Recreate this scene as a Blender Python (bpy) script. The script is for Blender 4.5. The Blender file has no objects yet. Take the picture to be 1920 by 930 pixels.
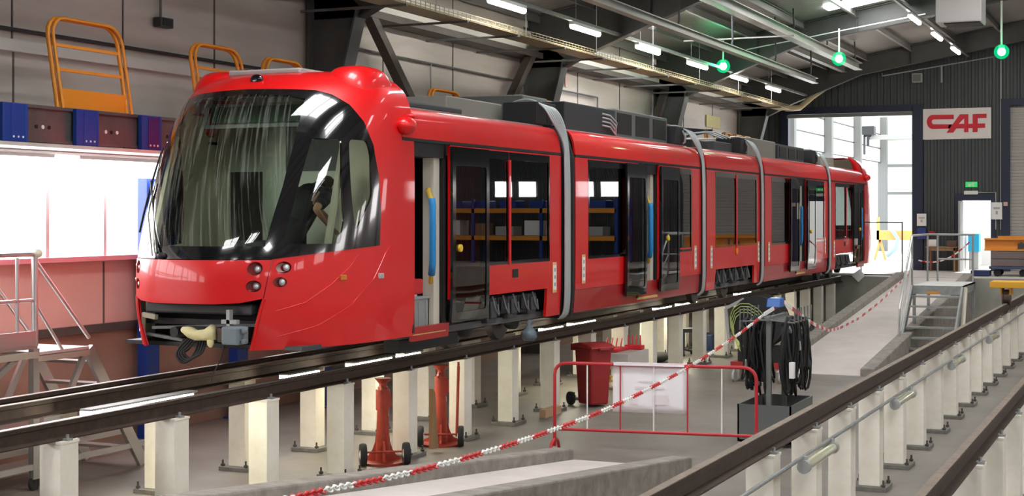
import bpy, math, random
from mathutils import Vector, Matrix
from mathutils.geometry import delaunay_2d_cdt
random.seed(7)
SC = bpy.context.scene
COL = SC.collection
PI = math.pi
# ------------------------------------------------------------------ camera
F_PX = 2770.0
TX = (2200 - 960) / F_PX
TH = math.atan(TX)
HY = 402.0
CAMH = 1.7
cd = bpy.data.cameras.new('camera'); cam = bpy.data.objects.new('camera', cd); COL.objects.link(cam)
cd.sensor_fit = 'HORIZONTAL'; cd.sensor_width = 36.0; cd.lens = 36.0 * F_PX / 1920
cd.shift_y = -(465 - HY) / 1920.0
cd.clip_start = 0.1; cd.clip_end = 300
cam.location = (0, 0, CAMH); cam.rotation_euler = (PI / 2, 0, TH)
SC.camera = cam
SC.view_settings.view_transform = 'Standard'
SC.view_settings.look = 'None'
SC.view_settings.gamma = 1.0
SC.view_settings.use_curve_mapping = False
SC.view_settings.exposure = 0.5
# ------------------------------------------------------------------ light levels
W_STRENGTH = 2.6       # daylight outside
SKY_E = 16.0           # skylight panels in the roof
TUBE_E = 38.0          # ceiling tube lights
WIN_E = 6.0            # frosted windows in the left wall
TRACK_E = 45.0         # lamps between the rails
w = bpy.data.worlds.new('world'); SC.world = w; w.use_nodes = True
w.node_tree.nodes['Background'].inputs[0].default_value = (0.93, 0.97, 1.0, 1)
w.node_tree.nodes['Background'].inputs[1].default_value = W_STRENGTH
SC.cycles.max_bounces = 10; SC.cycles.transparent_max_bounces = 16
SC.cycles.diffuse_bounces = 4; SC.cycles.glossy_bounces = 4; SC.cycles.transmission_bounces = 6
SC.cycles.sample_clamp_indirect = 6.0
SC.cycles.use_denoising = True
def sun_lamp():
    l = bpy.data.lights.new('sun', 'SUN'); l.energy = 4.0; l.angle = 0.02; l.color = (1, 0.96, 0.9)
    o = bpy.data.objects.new('sun', l); COL.objects.link(o)
    o.rotation_euler = (math.radians(38), math.radians(22), math.radians(150))
sun_lamp()
# ------------------------------------------------------------------ materials
MATS = {}
def mat(name, col, rough=0.5, metal=0.0, coat=0.0, emis=None, estr=0.0, var=0.0, vscale=3.0, bump=0.0, bscale=20.0, col2=None, stretch=(1, 1, 1)):
    if name in MATS: return MATS[name]
    m = bpy.data.materials.new(name); m.use_nodes = True
    nt = m.node_tree; b = nt.nodes['Principled BSDF']
    b.inputs['Base Color'].default_value = (*col, 1)
    b.inputs['Roughness'].default_value = rough; b.inputs['Metallic'].default_value = metal
    b.inputs['Coat Weight'].default_value = coat; b.inputs['Coat Roughness'].default_value = 0.04
    if emis:
        b.inputs['Emission Color'].default_value = (*emis, 1); b.inputs['Emission Strength'].default_value = estr
    if var > 0 or col2 or bump > 0:
        tc = nt.nodes.new('ShaderNodeTexCoord'); mp = nt.nodes.new('ShaderNodeMapping')
        mp.inputs['Scale'].default_value = stretch
        nt.links.new(tc.outputs['Object'], mp.inputs['Vector'])
    if var > 0 or col2:
        n = nt.nodes.new('ShaderNodeTexNoise'); n.inputs['Scale'].default_value = vscale; n.inputs['Detail'].default_value = 6
        n.inputs['Roughness'].default_value = 0.62
        r = nt.nodes.new('ShaderNodeValToRGB'); r.color_ramp.elements[0].position = 0.32; r.color_ramp.elements[1].position = 0.68
        c2 = col2 or tuple(max(0, c * (1 - var)) for c in col)
        r.color_ramp.elements[0].color = (*c2, 1); r.color_ramp.elements[1].color = (*col, 1)
        nt.links.new(mp.outputs['Vector'], n.inputs['Vector'])
        nt.links.new(n.outputs['Fac'], r.inputs['Fac']); nt.links.new(r.outputs['Color'], b.inputs['Base Color'])
    if bump > 0:
        n2 = nt.nodes.new('ShaderNodeTexNoise'); n2.inputs['Scale'].default_value = bscale; n2.inputs['Detail'].default_value = 3
        bm_ = nt.nodes.new('ShaderNodeBump'); bm_.inputs['Strength'].default_value = bump; bm_.inputs['Distance'].default_value = 0.01
        nt.links.new(mp.outputs['Vector'], n2.inputs['Vector'])
        nt.links.new(n2.outputs['Fac'], bm_.inputs['Height']); nt.links.new(bm_.outputs['Normal'], b.inputs['Normal'])
    MATS[name] = m
    return m
def glass(name, tint, refl=1.0, ior=1.5, rough=0.01, streak=0.0):
    if name in MATS: return MATS[name]
    m = bpy.data.materials.new(name); m.use_nodes = True; nt = m.node_tree; nt.nodes.clear()
    out = nt.nodes.new('ShaderNodeOutputMaterial'); mix = nt.nodes.new('ShaderNodeMixShader')
    tr = nt.nodes.new('ShaderNodeBsdfTransparent'); tr.inputs[0].default_value = (*tint, 1)
    gl = nt.nodes.new('ShaderNodeBsdfGlossy'); gl.inputs[0].default_value = (refl, refl, refl, 1); gl.inputs[1].default_value = rough
    fr = nt.nodes.new('ShaderNodeFresnel'); fr.inputs[0].default_value = ior
    nt.links.new(fr.outputs[0], mix.inputs[0]); nt.links.new(tr.outputs[0], mix.inputs[1]); nt.links.new(gl.outputs[0], mix.inputs[2])
    last = mix
    if streak > 0:      # dried wipe marks on the screen
        tc = nt.nodes.new('ShaderNodeTexCoord'); mp = nt.nodes.new('ShaderNodeMapping')
        mp0 = nt.nodes.new('ShaderNodeMapping'); mp0.inputs['Rotation'].default_value = (0, 0.28, 0)
        mp.inputs['Scale'].default_value = (46, 0.8, 1.6)
        n = nt.nodes.new('ShaderNodeTexNoise'); n.inputs['Scale'].default_value = 0.9; n.inputs['Detail'].default_value = 3
        r = nt.nodes.new('ShaderNodeValToRGB'); r.color_ramp.elements[0].position = 0.5; r.color_ramp.elements[1].position = 0.9
        r.color_ramp.elements[0].color = (0, 0, 0, 1); r.color_ramp.elements[1].color = (streak, streak, streak, 1)
        df = nt.nodes.new('ShaderNodeBsdfDiffuse'); df.inputs[0].default_value = (0.75, 0.78, 0.7, 1)
        mx = nt.nodes.new('ShaderNodeMixShader')
        nt.links.new(tc.outputs['Object'], mp0.inputs[0]); nt.links.new(mp0.outputs[0], mp.inputs[0]); nt.links.new(mp.outputs[0], n.inputs['Vector'])
        nt.links.new(n.outputs['Fac'], r.inputs['Fac']); nt.links.new(r.outputs['Color'], mx.inputs[0])
        nt.links.new(mix.outputs[0], mx.inputs[1]); nt.links.new(df.outputs[0], mx.inputs[2]); last = mx
    nt.links.new(last.outputs[0], out.inputs[0])
    MATS[name] = m
    return m
def ribbed(name, col, axis, period, strength=0.6, rough=0.5, metal=0.0, sharp=0.25, var=0.1):
    m = bpy.data.materials.new(name); m.use_nodes = True; nt = m.node_tree; b = nt.nodes['Principled BSDF']
    b.inputs['Roughness'].default_value = rough; b.inputs['Metallic'].default_value = metal
    tc = nt.nodes.new('ShaderNodeTexCoord'); wv = nt.nodes.new('ShaderNodeTexWave'); wv.wave_type = 'BANDS'; wv.bands_direction = axis
    wv.inputs['Scale'].default_value = 0.314 / period
    nt.links.new(tc.outputs['Object'], wv.inputs['Vector'])
    r = nt.nodes.new('ShaderNodeValToRGB'); r.color_ramp.elements[0].position = sharp; r.color_ramp.elements[1].position = min(1, sharp + 0.3)
    nt.links.new(wv.outputs['Fac'], r.inputs['Fac'])
    bp = nt.nodes.new('ShaderNodeBump'); bp.inputs['Strength'].default_value = strength; bp.inputs['Distance'].default_value = 0.03
    nt.links.new(r.outputs['Color'], bp.inputs['Height']); nt.links.new(bp.outputs['Normal'], b.inputs['Normal'])
    n = nt.nodes.new('ShaderNodeTexNoise'); n.inputs['Scale'].default_value = 0.7; n.inputs['Detail'].default_value = 4
    nt.links.new(tc.outputs['Object'], n.inputs['Vector'])
    r2 = nt.nodes.new('ShaderNodeValToRGB'); r2.color_ramp.elements[0].position = 0.3; r2.color_ramp.elements[1].position = 0.7
    r2.color_ramp.elements[0].color = (*[c * (1 - var) for c in col], 1); r2.color_ramp.elements[1].color = (*col, 1)
    nt.links.new(n.outputs['Fac'], r2.inputs['Fac']); nt.links.new(r2.outputs['Color'], b.inputs['Base Color'])
    MATS[name] = m
    return m
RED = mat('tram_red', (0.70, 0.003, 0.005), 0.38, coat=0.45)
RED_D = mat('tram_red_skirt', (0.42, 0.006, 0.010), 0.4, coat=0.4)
BLK = mat('black_gloss', (0.006, 0.006, 0.007), 0.12, coat=1.0)
BLKM = mat('black_matt', (0.012, 0.012, 0.013), 0.6)
BLKR = mat('black_rubber', (0.015, 0.015, 0.015), 0.75, bump=0.2)
DGREY = mat('dark_grey_paint', (0.045, 0.05, 0.055), 0.5)
MGREY = mat('mid_grey_paint', (0.16, 0.17, 0.165), 0.5)
LGREY = mat('light_grey_paint', (0.42, 0.43, 0.42), 0.5)
GREEN_GREY = mat('steel_green_grey', (0.11, 0.12, 0.112), 0.5, var=0.25, vscale=2)
STEEL_BRN = mat('brown_grey_steel', (0.10, 0.085, 0.075), 0.5, var=0.25)
ALU = mat('aluminium', (0.62, 0.62, 0.61), 0.35, metal=0.85)
GALV = mat('galvanised', (0.42, 0.44, 0.43), 0.42, metal=0.7, var=0.25, vscale=8)
RAIL = mat('rail_steel', (0.085, 0.055, 0.04), 0.55, metal=0.5, var=0.45, vscale=9, bump=0.15, bscale=60)
RAILTOP = mat('rail_head_worn', (0.5, 0.47, 0.43), 0.3, metal=0.9, var=0.4, vscale=12, stretch=(1, 0.1, 1))
RAILRUST = mat('rail_head_rusty', (0.26, 0.2, 0.155), 0.6, metal=0.3, var=0.35, vscale=10)
POST = mat('post_cream', (0.90, 0.87, 0.77), 0.5, vscale=5, col2=(0.82, 0.77, 0.64))
PLATE = mat('base_plate_grey', (0.20, 0.19, 0.17), 0.6, var=0.3, vscale=10)
BOLT = mat('bolt_dark', (0.10, 0.09, 0.08), 0.5, metal=0.6)
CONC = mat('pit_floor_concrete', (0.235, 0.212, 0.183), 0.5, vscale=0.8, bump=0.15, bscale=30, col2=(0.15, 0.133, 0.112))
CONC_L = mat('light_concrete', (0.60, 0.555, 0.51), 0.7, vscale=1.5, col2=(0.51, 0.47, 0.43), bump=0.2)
CONC_B = mat('kerb_concrete', (0.33, 0.30, 0.26), 0.8, vscale=6, col2=(0.20, 0.18, 0.16), bump=0.3)
CONC_W = mat('wall_concrete', (0.33, 0.32, 0.27), 0.8, vscale=2, col2=(0.25, 0.24, 0.2))
CONC_BR = mat('brown_plinth_concrete', (0.40, 0.27, 0.20), 0.8, vscale=1.2, col2=(0.30, 0.2, 0.15))
WALLP = mat('wall_panel_grey', (0.63, 0.585, 0.53), 0.42, vscale=0.9, col2=(0.49, 0.455, 0.41), stretch=(1, 0.4, 2.5))
WALLCAST = mat('wall_panel_red_cast', (0.78, 0.50, 0.43), 0.5, vscale=0.8, col2=(0.68, 0.43, 0.37))  # reddish light cast put into the panel colour
BLUE = mat('rack_blue', (0.008, 0.045, 0.28), 0.4)
PURP = mat('rack_purple', (0.06, 0.01, 0.13), 0.4)
NAVY = mat('door_frame_navy', (0.012, 0.02, 0.05), 0.5)
ORANGE = mat('safety_orange', (0.80, 0.30, 0.02), 0.45)
YEL = mat('machine_yellow', (0.82, 0.42, 0.03), 0.45)
JACKR = mat('jack_red', (0.42, 0.045, 0.02), 0.5, var=0.3, vscale=9)
BARR = mat('barrier_red', (0.50, 0.02, 0.03), 0.4)
BINR = mat('bin_red', (0.33, 0.02, 0.02), 0.5)
WHITE = mat('white_paint', (0.85, 0.85, 0.84), 0.5)
WPLAST = mat('white_plastic', (0.86, 0.85, 0.82), 0.4)
CREAM = mat('interior_cream', (0.80, 0.78, 0.62), 0.6)
RPLAST = mat('red_plastic', (0.62, 0.02, 0.03), 0.4)
WOOD = mat('wood', (0.36, 0.22, 0.11), 0.7, vscale=5, col2=(0.24, 0.14, 0.07), stretch=(1, 1, 0.15))
TYRE = mat('tyre', (0.02, 0.02, 0.02), 0.8)
GLS_W = glass('windscreen_glass', (0.80, 0.90, 0.80), streak=0.22)
GLS_S = glass('cab_side_glass', (0.82, 0.90, 0.82))
GLS_T = glass('tinted_glass', (0.16, 0.17, 0.17), ior=1.9)
CABLEG = mat('grey_corrugated_hose', (0.46, 0.50, 0.50), 0.35, metal=.3)
SHEET = ribbed('roof_sheet', (0.30, 0.285, 0.265), 'Y', 0.25, 0.3, 0.45, 0.3)
CLAD = ribbed('dark_cladding', (0.052, 0.062, 0.066), 'X', 0.20, 1.0, 0.42)
CLADW = ribbed('white_cladding', (0.72, 0.72, 0.68), 'Z', 0.18, 0.4)
SHUT = ribbed('roller_shutter', (0.46, 0.44, 0.41), 'Z', 0.10, 1.0, 0.45, 0.2, sharp=0.4)
E_TUBE = mat('lit_tube', (1, 1, 1), 0.5, emis=(1, 0.94, 0.84), estr=TUBE_E)
E_TRACK = mat('lit_track_lamp', (1, 1, 1), 0.5, emis=(1, 0.93, 0.72), estr=TRACK_E)
E_SKY = mat('skylight_panel', (0.9, 0.9, 0.9), 0.5, emis=(0.97, 0.98, 1.0), estr=SKY_E)
E_WIN = mat('frosted_window', (0.9, 0.9, 0.9), 0.5, emis=(1, 0.95, 0.96), estr=WIN_E)
E_GRN_C = mat('green_lamp_core', (1, 1, 1), 0.5, emis=(0.35, 1.0, 0.7), estr=14.0)
def green_shell():  # emission imitates the green glare round the signal lamps
    m = bpy.data.materials.new('green_glare'); m.use_nodes = True; nt = m.node_tree; nt.nodes.clear()
    out = nt.nodes.new('ShaderNodeOutputMaterial'); ad = nt.nodes.new('ShaderNodeAddShader')
    tr = nt.nodes.new('ShaderNodeBsdfTransparent'); tr.inputs[0].default_value = (.5, .8, .6, 1)
    em = nt.nodes.new('ShaderNodeEmission'); em.inputs[0].default_value = (0, .75, .30, 1); em.inputs[1].default_value = .33
    nt.links.new(tr.outputs[0], ad.inputs[0]); nt.links.new(em.outputs[0], ad.inputs[1]); nt.links.new(ad.outputs[0], out.inputs[0]); return m
E_GRN = green_shell()
# ------------------------------------------------------------------ mesh builder
class MB:
    def __init__(s): s.v = []; s.f = []; s.m = []; s.mi = 0
    def mat(s, i): s.mi = i; return s
    def add(s, vs, fs):
        n = len(s.v); s.v += [Vector(p) for p in vs]
        for f in fs: s.f.append([n + i for i in f]); s.m.append(s.mi)
        return s
    def bx(s, x0, x1, y0, y1, z0, z1):
        if x0 > x1: x0, x1 = x1, x0
        if y0 > y1: y0, y1 = y1, y0
        if z0 > z1: z0, z1 = z1, z0
        return s.add([(x0, y0, z0), (x1, y0, z0), (x1, y1, z0), (x0, y1, z0), (x0, y0, z1), (x1, y0, z1), (x1, y1, z1), (x0, y1, z1)],
                     [(0, 3, 2, 1), (4, 5, 6, 7), (0, 1, 5, 4), (1, 2, 6, 5), (2, 3, 7, 6), (3, 0, 4, 7)])
    def box(s, c, d, M=None):
        x, y, z = d[0] / 2, d[1] / 2, d[2] / 2
        vs = [Vector(p) for p in [(-x, -y, -z), (x, -y, -z), (x, y, -z), (-x, y, -z), (-x, -y, z), (x, -y, z), (x, y, z), (-x, y, z)]]
        if M is not None: vs = [M @ p for p in vs]
        return s.add([p + Vector(c) for p in vs], [(0, 3, 2, 1), (4, 5, 6, 7), (0, 1, 5, 4), (1, 2, 6, 5), (2, 3, 7, 6), (3, 0, 4, 7)])
    def bar(s, a, b, w_, h_, up=(0, 0, 1)):
        a = Vector(a); b = Vector(b); d = (b - a); L = d.length; d.normalize()
        u = Vector(up)
        if abs(u.dot(d)) > 0.98: u = Vector((0, 1, 0))
        sx = d.cross(u).normalized(); uz = sx.cross(d).normalized()
        M = Matrix((sx, d, uz)).transposed()
        return s.box((a + b) / 2, (w_, L, h_), M)
    def cyl(s, a, b, r, n=10, r2=None):
        a = Vector(a); b = Vector(b); r2 = r if r2 is None else r2; d = (b - a).normalized()
        u = Vector((0, 0, 1)) if abs(d.z) < 0.9 else Vector((1, 0, 0))
        x = d.cross(u).normalized(); y = d.cross(x).normalized()
        vs = [a + x * r * math.cos(2 * PI * i / n) + y * r * math.sin(2 * PI * i / n) for i in range(n)]
        vs += [b + x * r2 * math.cos(2 * PI * i / n) + y * r2 * math.sin(2 * PI * i / n) for i in range(n)]
        return s.add(vs, [(i, i + n, (i + 1) % n + n, (i + 1) % n) for i in range(n)] + [tuple(range(n)), tuple(range(2 * n - 1, n - 1, -1))])
    def tube(s, path, r, n=8, closed=False, rad=None):
        P = [Vector(p) for p in path]; m = len(P); rings = []
        prev = None
        for i in range(m):
            if closed: d = P[(i + 1) % m] - P[i - 1]
            else: d = P[min(i + 1, m - 1)] - P[max(i - 1, 0)]
            d.normalize()
            if prev is None:
                u = Vector((0, 0, 1)) if abs(d.z) < 0.9 else Vector((1, 0, 0)); x = d.cross(u).normalized()
            else: x = (prev - d * prev.dot(d)).normalized()
            prev = x; y = d.cross(x)
            rr = rad[i] if rad else r
            rings.append([P[i] + x * rr * math.cos(2 * PI * k / n) + y * rr * math.sin(2 * PI * k / n) for k in range(n)])
        vs = [p for q in rings for p in q]; fs = []
        for i in range(m if closed else m - 1):
            j = (i + 1) % m
            fs += [(i * n + k, i * n + (k + 1) % n, j * n + (k + 1) % n, j * n + k) for k in range(n)]
        if not closed: fs += [tuple(range(n - 1, -1, -1)), tuple((m - 1) * n + k for k in range(n))]
        return s.add(vs, fs)
    def prism(s, poly, ax, a0, a1):      # ax: axis of extrusion, poly in the two others (x,y),(x,z),(y,z)
        n = len(poly)
        def P(p, a): return {'x': (a, p[0], p[1]), 'y': (p[0], a, p[1]), 'z': (p[0], p[1], a)}[ax]
        vs = [P(p, a0) for p in poly] + [P(p, a1) for p in poly]
        area = sum(poly[i][0] * poly[(i + 1) % n][1] - poly[(i + 1) % n][0] * poly[i][1] for i in range(n))
        fl = (area > 0) != (ax == 'y')
        f0 = tuple(range(n)); f1 = tuple(range(n, 2 * n))
        fs = [(f0[::-1]) if fl else f0, f1 if fl else f1[::-1]]
        for i in range(n):
            j = (i + 1) % n
            q = (i, j, j + n, i + n); fs.append(q if fl else q[::-1])
        if a1 < a0: fs = [f[::-1] for f in fs]
        return s.add(vs, fs)
    def ball(s, c, r, n=14, m=9):
        if not hasattr(r, '__len__'): r = (r, r, r)
        vs = [(c[0], c[1], c[2] + r[2])]
        for j in range(1, m):
            t = PI * j / m
            for i in range(n):
                p = 2 * PI * i / n; vs.append((c[0] + r[0] * math.sin(t) * math.cos(p), c[1] + r[1] * math.sin(t) * math.sin(p), c[2] + r[2] * math.cos(t)))
        vs.append((c[0], c[1], c[2] - r[2])); L = len(vs) - 1
        fs = [(0, 1 + i, 1 + (i + 1) % n) for i in range(n)]
        for j in range(m - 2):
            a = 1 + j * n; b = a + n
            fs += [(a + i, b + i, b + (i + 1) % n, a + (i + 1) % n) for i in range(n)]
        a = 1 + (m - 2) * n
        fs += [(a + i, L, a + (i + 1) % n) for i in range(n)]
        return s.add(vs, fs)
    def lathe(s, prof, c, n=16, ax='z'):
        vs = []; m = len(prof)
        for r, h in prof:
            for i in range(n):
                a = 2 * PI * i / n; q = (r * math.cos(a), r * math.sin(a))
                p = {'z': (q[0], q[1], h), 'y': (q[0], h, -q[1]), 'x': (h, q[0], q[1])}[ax]
                vs.append((c[0] + p[0], c[1] + p[1], c[2] + p[2]))
        fs = []
        for j in range(m - 1):
            fs += [(j * n + i, j * n + (i + 1) % n, (j + 1) * n + (i + 1) % n, (j + 1) * n + i) for i in range(n)]
        fs += [tuple(range(n - 1, -1, -1)), tuple((m - 1) * n + i for i in range(n))]
        return s.add(vs, fs)
    def build(s, name, m, parent=None, smooth=False, bevel=0.0, local=False, solid=0.0):
        me = bpy.data.meshes.new(name); o = bpy.data.objects.new(name, me); COL.objects.link(o)
        off = Vector((0, 0, 0))
        if parent is not None:
            o.parent = parent
            if not local:
                q = parent
                while q is not None: off += q.location; q = q.parent
        elif not local:
            lo = Vector((min(p.x for p in s.v), min(p.y for p in s.v), min(p.z for p in s.v)))
            hi = Vector((max(p.x for p in s.v), max(p.y for p in s.v), max(p.z for p in s.v)))
            off = Vector(((lo.x + hi.x) / 2, (lo.y + hi.y) / 2, lo.z)); o.location = off
        me.from_pydata([p - off for p in s.v], [], s.f)
        ms = m if isinstance(m, (list, tuple)) else [m]
        for q in ms: me.materials.append(q)
        if len(ms) > 1: me.polygons.foreach_set('material_index', s.m)
        if smooth:
            me.shade_smooth()
            if smooth is not True: me.set_sharp_from_angle(angle=math.radians(smooth))
        me.validate(); me.update()
        if solid:
            md = o.modifiers.new('thick', 'SOLIDIFY'); md.thickness = solid; md.offset = -1
        if bevel:
            md = o.modifiers.new('bev', 'BEVEL'); md.width = bevel; md.segments = 2; md.limit_method = 'ANGLE'
        return o
def tag(o, label, cat, group=None, kind=None):
    o['label'] = label; o['category'] = cat
    if group: o['group'] = group
    if kind: o['kind'] = kind
    return o
def struct(o): o['kind'] = 'structure'; return o
def thing(name, loc, label, cat, group=None, rz=0.0):
    o = bpy.data.objects.new(name, None); COL.objects.link(o); o.location = loc; o.rotation_euler = (0, 0, rz)
    o.empty_display_size = 0.1
    return tag(o, label, cat, group)
def copy_tree(o, parent=None):
    c = o.copy(); COL.objects.link(c)
    if parent: c.parent = parent
    for ch in list(o.children): copy_tree(ch, c)
    return c
def yat(px, X):      # how far along the hall a thing seen at this column stands, at a given distance to the side
    a = (px - 960) / F_PX; c, s_ = math.cos(TH), math.sin(TH)
    return X / (a * c - s_) * (a * s_ + c)
ORD = ['nearest', 'second', 'third', 'fourth', 'fifth', 'sixth', 'seventh', 'eighth', 'ninth', 'tenth', 'eleventh', 'twelfth', 'thirteenth',
       'fourteenth', 'fifteenth', 'sixteenth', 'seventeenth', 'eighteenth', 'nineteenth', 'twentieth', 'twenty-first', 'twenty-second', 'twenty-third', 'twenty-fourth', 'twenty-fifth', 'twenty-sixth']
ZF = -1.2; XW = -12.4; YP = 41.0; YE = 46.3
def zroof(x): return 6.75 + 0.18 * (-abs(x) + 7.1)
# ------------------------------------------------------------------ room shell
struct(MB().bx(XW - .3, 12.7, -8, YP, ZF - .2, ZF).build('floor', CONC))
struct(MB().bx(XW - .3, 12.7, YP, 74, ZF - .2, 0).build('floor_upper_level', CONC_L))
struct(MB().bx(XW - .02, 12.5, YP - .02, YP, ZF, -0.002).build('wall_pit_end', CONC_W))
# left wall: plinth, panels coloured by the reddish light cast, windows, grey panels
struct(MB().bx(XW - .2, XW, -8, YE, ZF, .22).build('wall_left_plinth', CONC_BR))
struct(MB().bx(XW - .2, XW + .06, -8, YE, .22, .32).build('trim_1', STEEL_BRN))
struct(MB().bx(XW - .2, XW, -8, YE, .32, 1.17).build('wall_left_lower', WALLCAST))
mb = MB().bx(XW - .2, XW, 19.6, YE, 1.17, 2.42).bx(XW - .2, XW, -8, YE, 2.42, 3.72)
struct(mb.build('wall_left_middle', WALLP))
struct(MB().bx(XW - .2, XW - .02, -8, YE, 3.72, 6.2).build('wall_left_upper', WALLP))
struct(MB().bx(XW - .1, XW + .10, -8, 19.4, 3.60, 3.74).build('trim_2', mat('ledge_pale', (.62, .62, .58), .5)))
struct(MB().bx(XW - .2, XW + .14, -8, 19.6, 1.12, 1.18).build('trim_3', mat('sill_pinkish', (.7, .25, .28), .4)))
mb = MB()
for y in [17.0 - 2.0 * k for k in range(12)] + [21.9, 24.6, 31.0, 33.8, 39.0, 41.8]:
    mb.bx(XW, XW + .012, y - .012, y + .012, .32, 1.1).bx(XW, XW + .012, y + .4 - .012, y + .4 + .012, 2.45, 3.6).bx(XW - .02, XW - .008, y + .4 - .012, y + .4 + .012, 3.75, 6)
struct(mb.build('trim_4', mat('joint_dark', (.12, .11, .1), .6)))
wi = 0
ys = [19.6] + [16.05 - 1.05 * k for k in range(0, 22)]
for k in range(len(ys) - 1):
    y1, y0 = ys[k], ys[k + 1]
    if y0 < -7: break
    wi += 1
    r = struct(MB().bx(XW - .1, XW - .05, y0 + .02, y1 - .02, 1.17, 2.42).build('window_%d' % wi, E_WIN))
    struct(MB().bx(XW - .1, XW + .03, y1 - .03, y1 + .03, 1.17, 2.42).build('window_%d_mullion' % wi, mat('mullion', (.55, .42, .42), .5)))
# eave ledge and bright band under the roof along the left wall
struct(MB().bx(XW, XW + .45, 20.2, 46.2, 4.93, 5.05).build('trim_5', STEEL_BRN))
struct(MB().bx(XW, XW + .18, 20.2, 46.2, 5.05, 5.5).build('trim_6', mat('pale_lining', (.8, .8, .74), .5)))
# right and rear walls (out of the picture, they close the hall)
struct(MB().bx(12.4, 12.6, -8, YE, ZF, 6).build('wall_right', WALLP))
struct(MB().prism([(-12.6, ZF), (12.6, ZF), (12.6, 5.8), (0, 8.1), (-12.6, 5.8)], 'y', -8.2, -8).build('wall_rear', CLAD))
for k in range(9):
    struct(MB().bx(12.33, 12.39, -6 + 5.6 * k, -6 + 5.6 * k + 2.6, 2.2, 3.3).build('window_%d' % (40 + k), E_WIN))
# end wall with the sliding door opening, person door and roller shutter
def endwall():
    x0, x1 = -11.14, -7.27; zt = 4.85
    px0, px1 = -5.84, -4.99; pz = 2.12
    sx0 = -4.45
    P = []
    def blk(a, b, z0, z1=None):
        za = zroof(a) - .05 if z1 is None else z1; zb = zroof(b) - .05 if z1 is None else z1
        P.append([(a, z0), (b, z0), (b, zb), (a, za)])
    blk(-12.4, x0, 0); blk(x0, x1, zt); blk(x1, px0, 0); blk(px0, px1, pz); blk(px1, sx0, 0); blk(sx0, -1.0, 4.9)
    blk(-1.0, 0, 0); blk(0, 12.4, 0)
    mb = MB()
    for p in P: mb.prism(p, 'y', YE, YE + .2)
    struct(mb.build('wall_end', CLAD))
    mb = MB().bx(x0 - .22, x0 + .02, YE - .09, YE + .25, 0, zt + .22).bx(x1 - .02, x1 + .3, YE - .09, YE + .25, 0, zt + .22).bx(x0, x1, YE - .09, YE + .25, zt, zt + .22)
    struct(mb.build('door_1_frame', NAVY))
    struct(MB().bx(x0, x1, YE - .2, YE - .06, zt - .12, zt - .02).build('trim_7', MGREY))
    mb = MB().bx(px0 - .18, px0, YE - .06, YE + .2, 0, pz + .2).bx(px1, px1 + .12, YE - .06, YE + .2, 0, pz + .2).bx(px0, px1, YE - .06, YE + .2, pz, pz + .2)
    struct(mb.build('door_2_frame', NAVY))
    struct(MB().bx(sx0 - .25, sx0, YE - .08, YE + .2, 0, 5.15).bx(sx0, -1, YE - .08, YE + .2, 4.95, 5.15).build('door_3_frame', NAVY))
    struct(MB().bx(sx0, -1, YE + .05, YE + .12, 0, 4.95).build('door_3', SHUT))
    # open leaf of the person door, seen edge on
    struct(MB().bx(px0 + .01, px0 + .06, YE - .85, YE - .02, .02, pz - .02).build('door_2', LGREY))
endwall()
for k, x in enumerate((1.2, 2.1, 4.2, 5.1, 7.6, 8.5)):
    struct(MB().bx(x, x + .62, YE - .03, YE - .01, 2.3, 3.0).build('window_%d' % (80 + k), E_WIN))
# neighbouring bay seen through the big door
struct(MB().bx(XW - .2, XW, YE + .2, 71, 4.1, 6.2).build('wall_beyond_upper', mat('white_panel_beyond', (.72, .72, .66), .5)))
for k, y in enumerate((51.2, 57.4, 63.2, 69.4)):
    struct(MB().bx(XW - .1, XW + .3, y, y + .35, 0, 6.2).build('trim_%d' % (20 + k), MGREY))
mb = MB()
for z in (4.1, 4.75, 5.4): mb.bx(XW, XW + .03, YE + .3, 71, z - .02, z + .02)
struct(mb.build('trim_30', DGREY))
struct(MB().bx(-12.6, -2, 71, 71.2, 0, 6.5).build('wall_beyond_end', CLADW))
mb = MB()
for z in (2.7, 4.0, 5.3): mb.bx(-12.4, -2, 70.94, 71, z - .06, z + .06)
struct(mb.build('trim_31', MGREY))
struct(MB().bx(-5.95, -5.9, YE + .3, 52, 0, 3).build('wall_beyond_corridor', WHITE))
struct(MB().bx(-5.9, -3.0, 52, 52.1, 0, 3).build('wall_beyond_office', WHITE))
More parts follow.
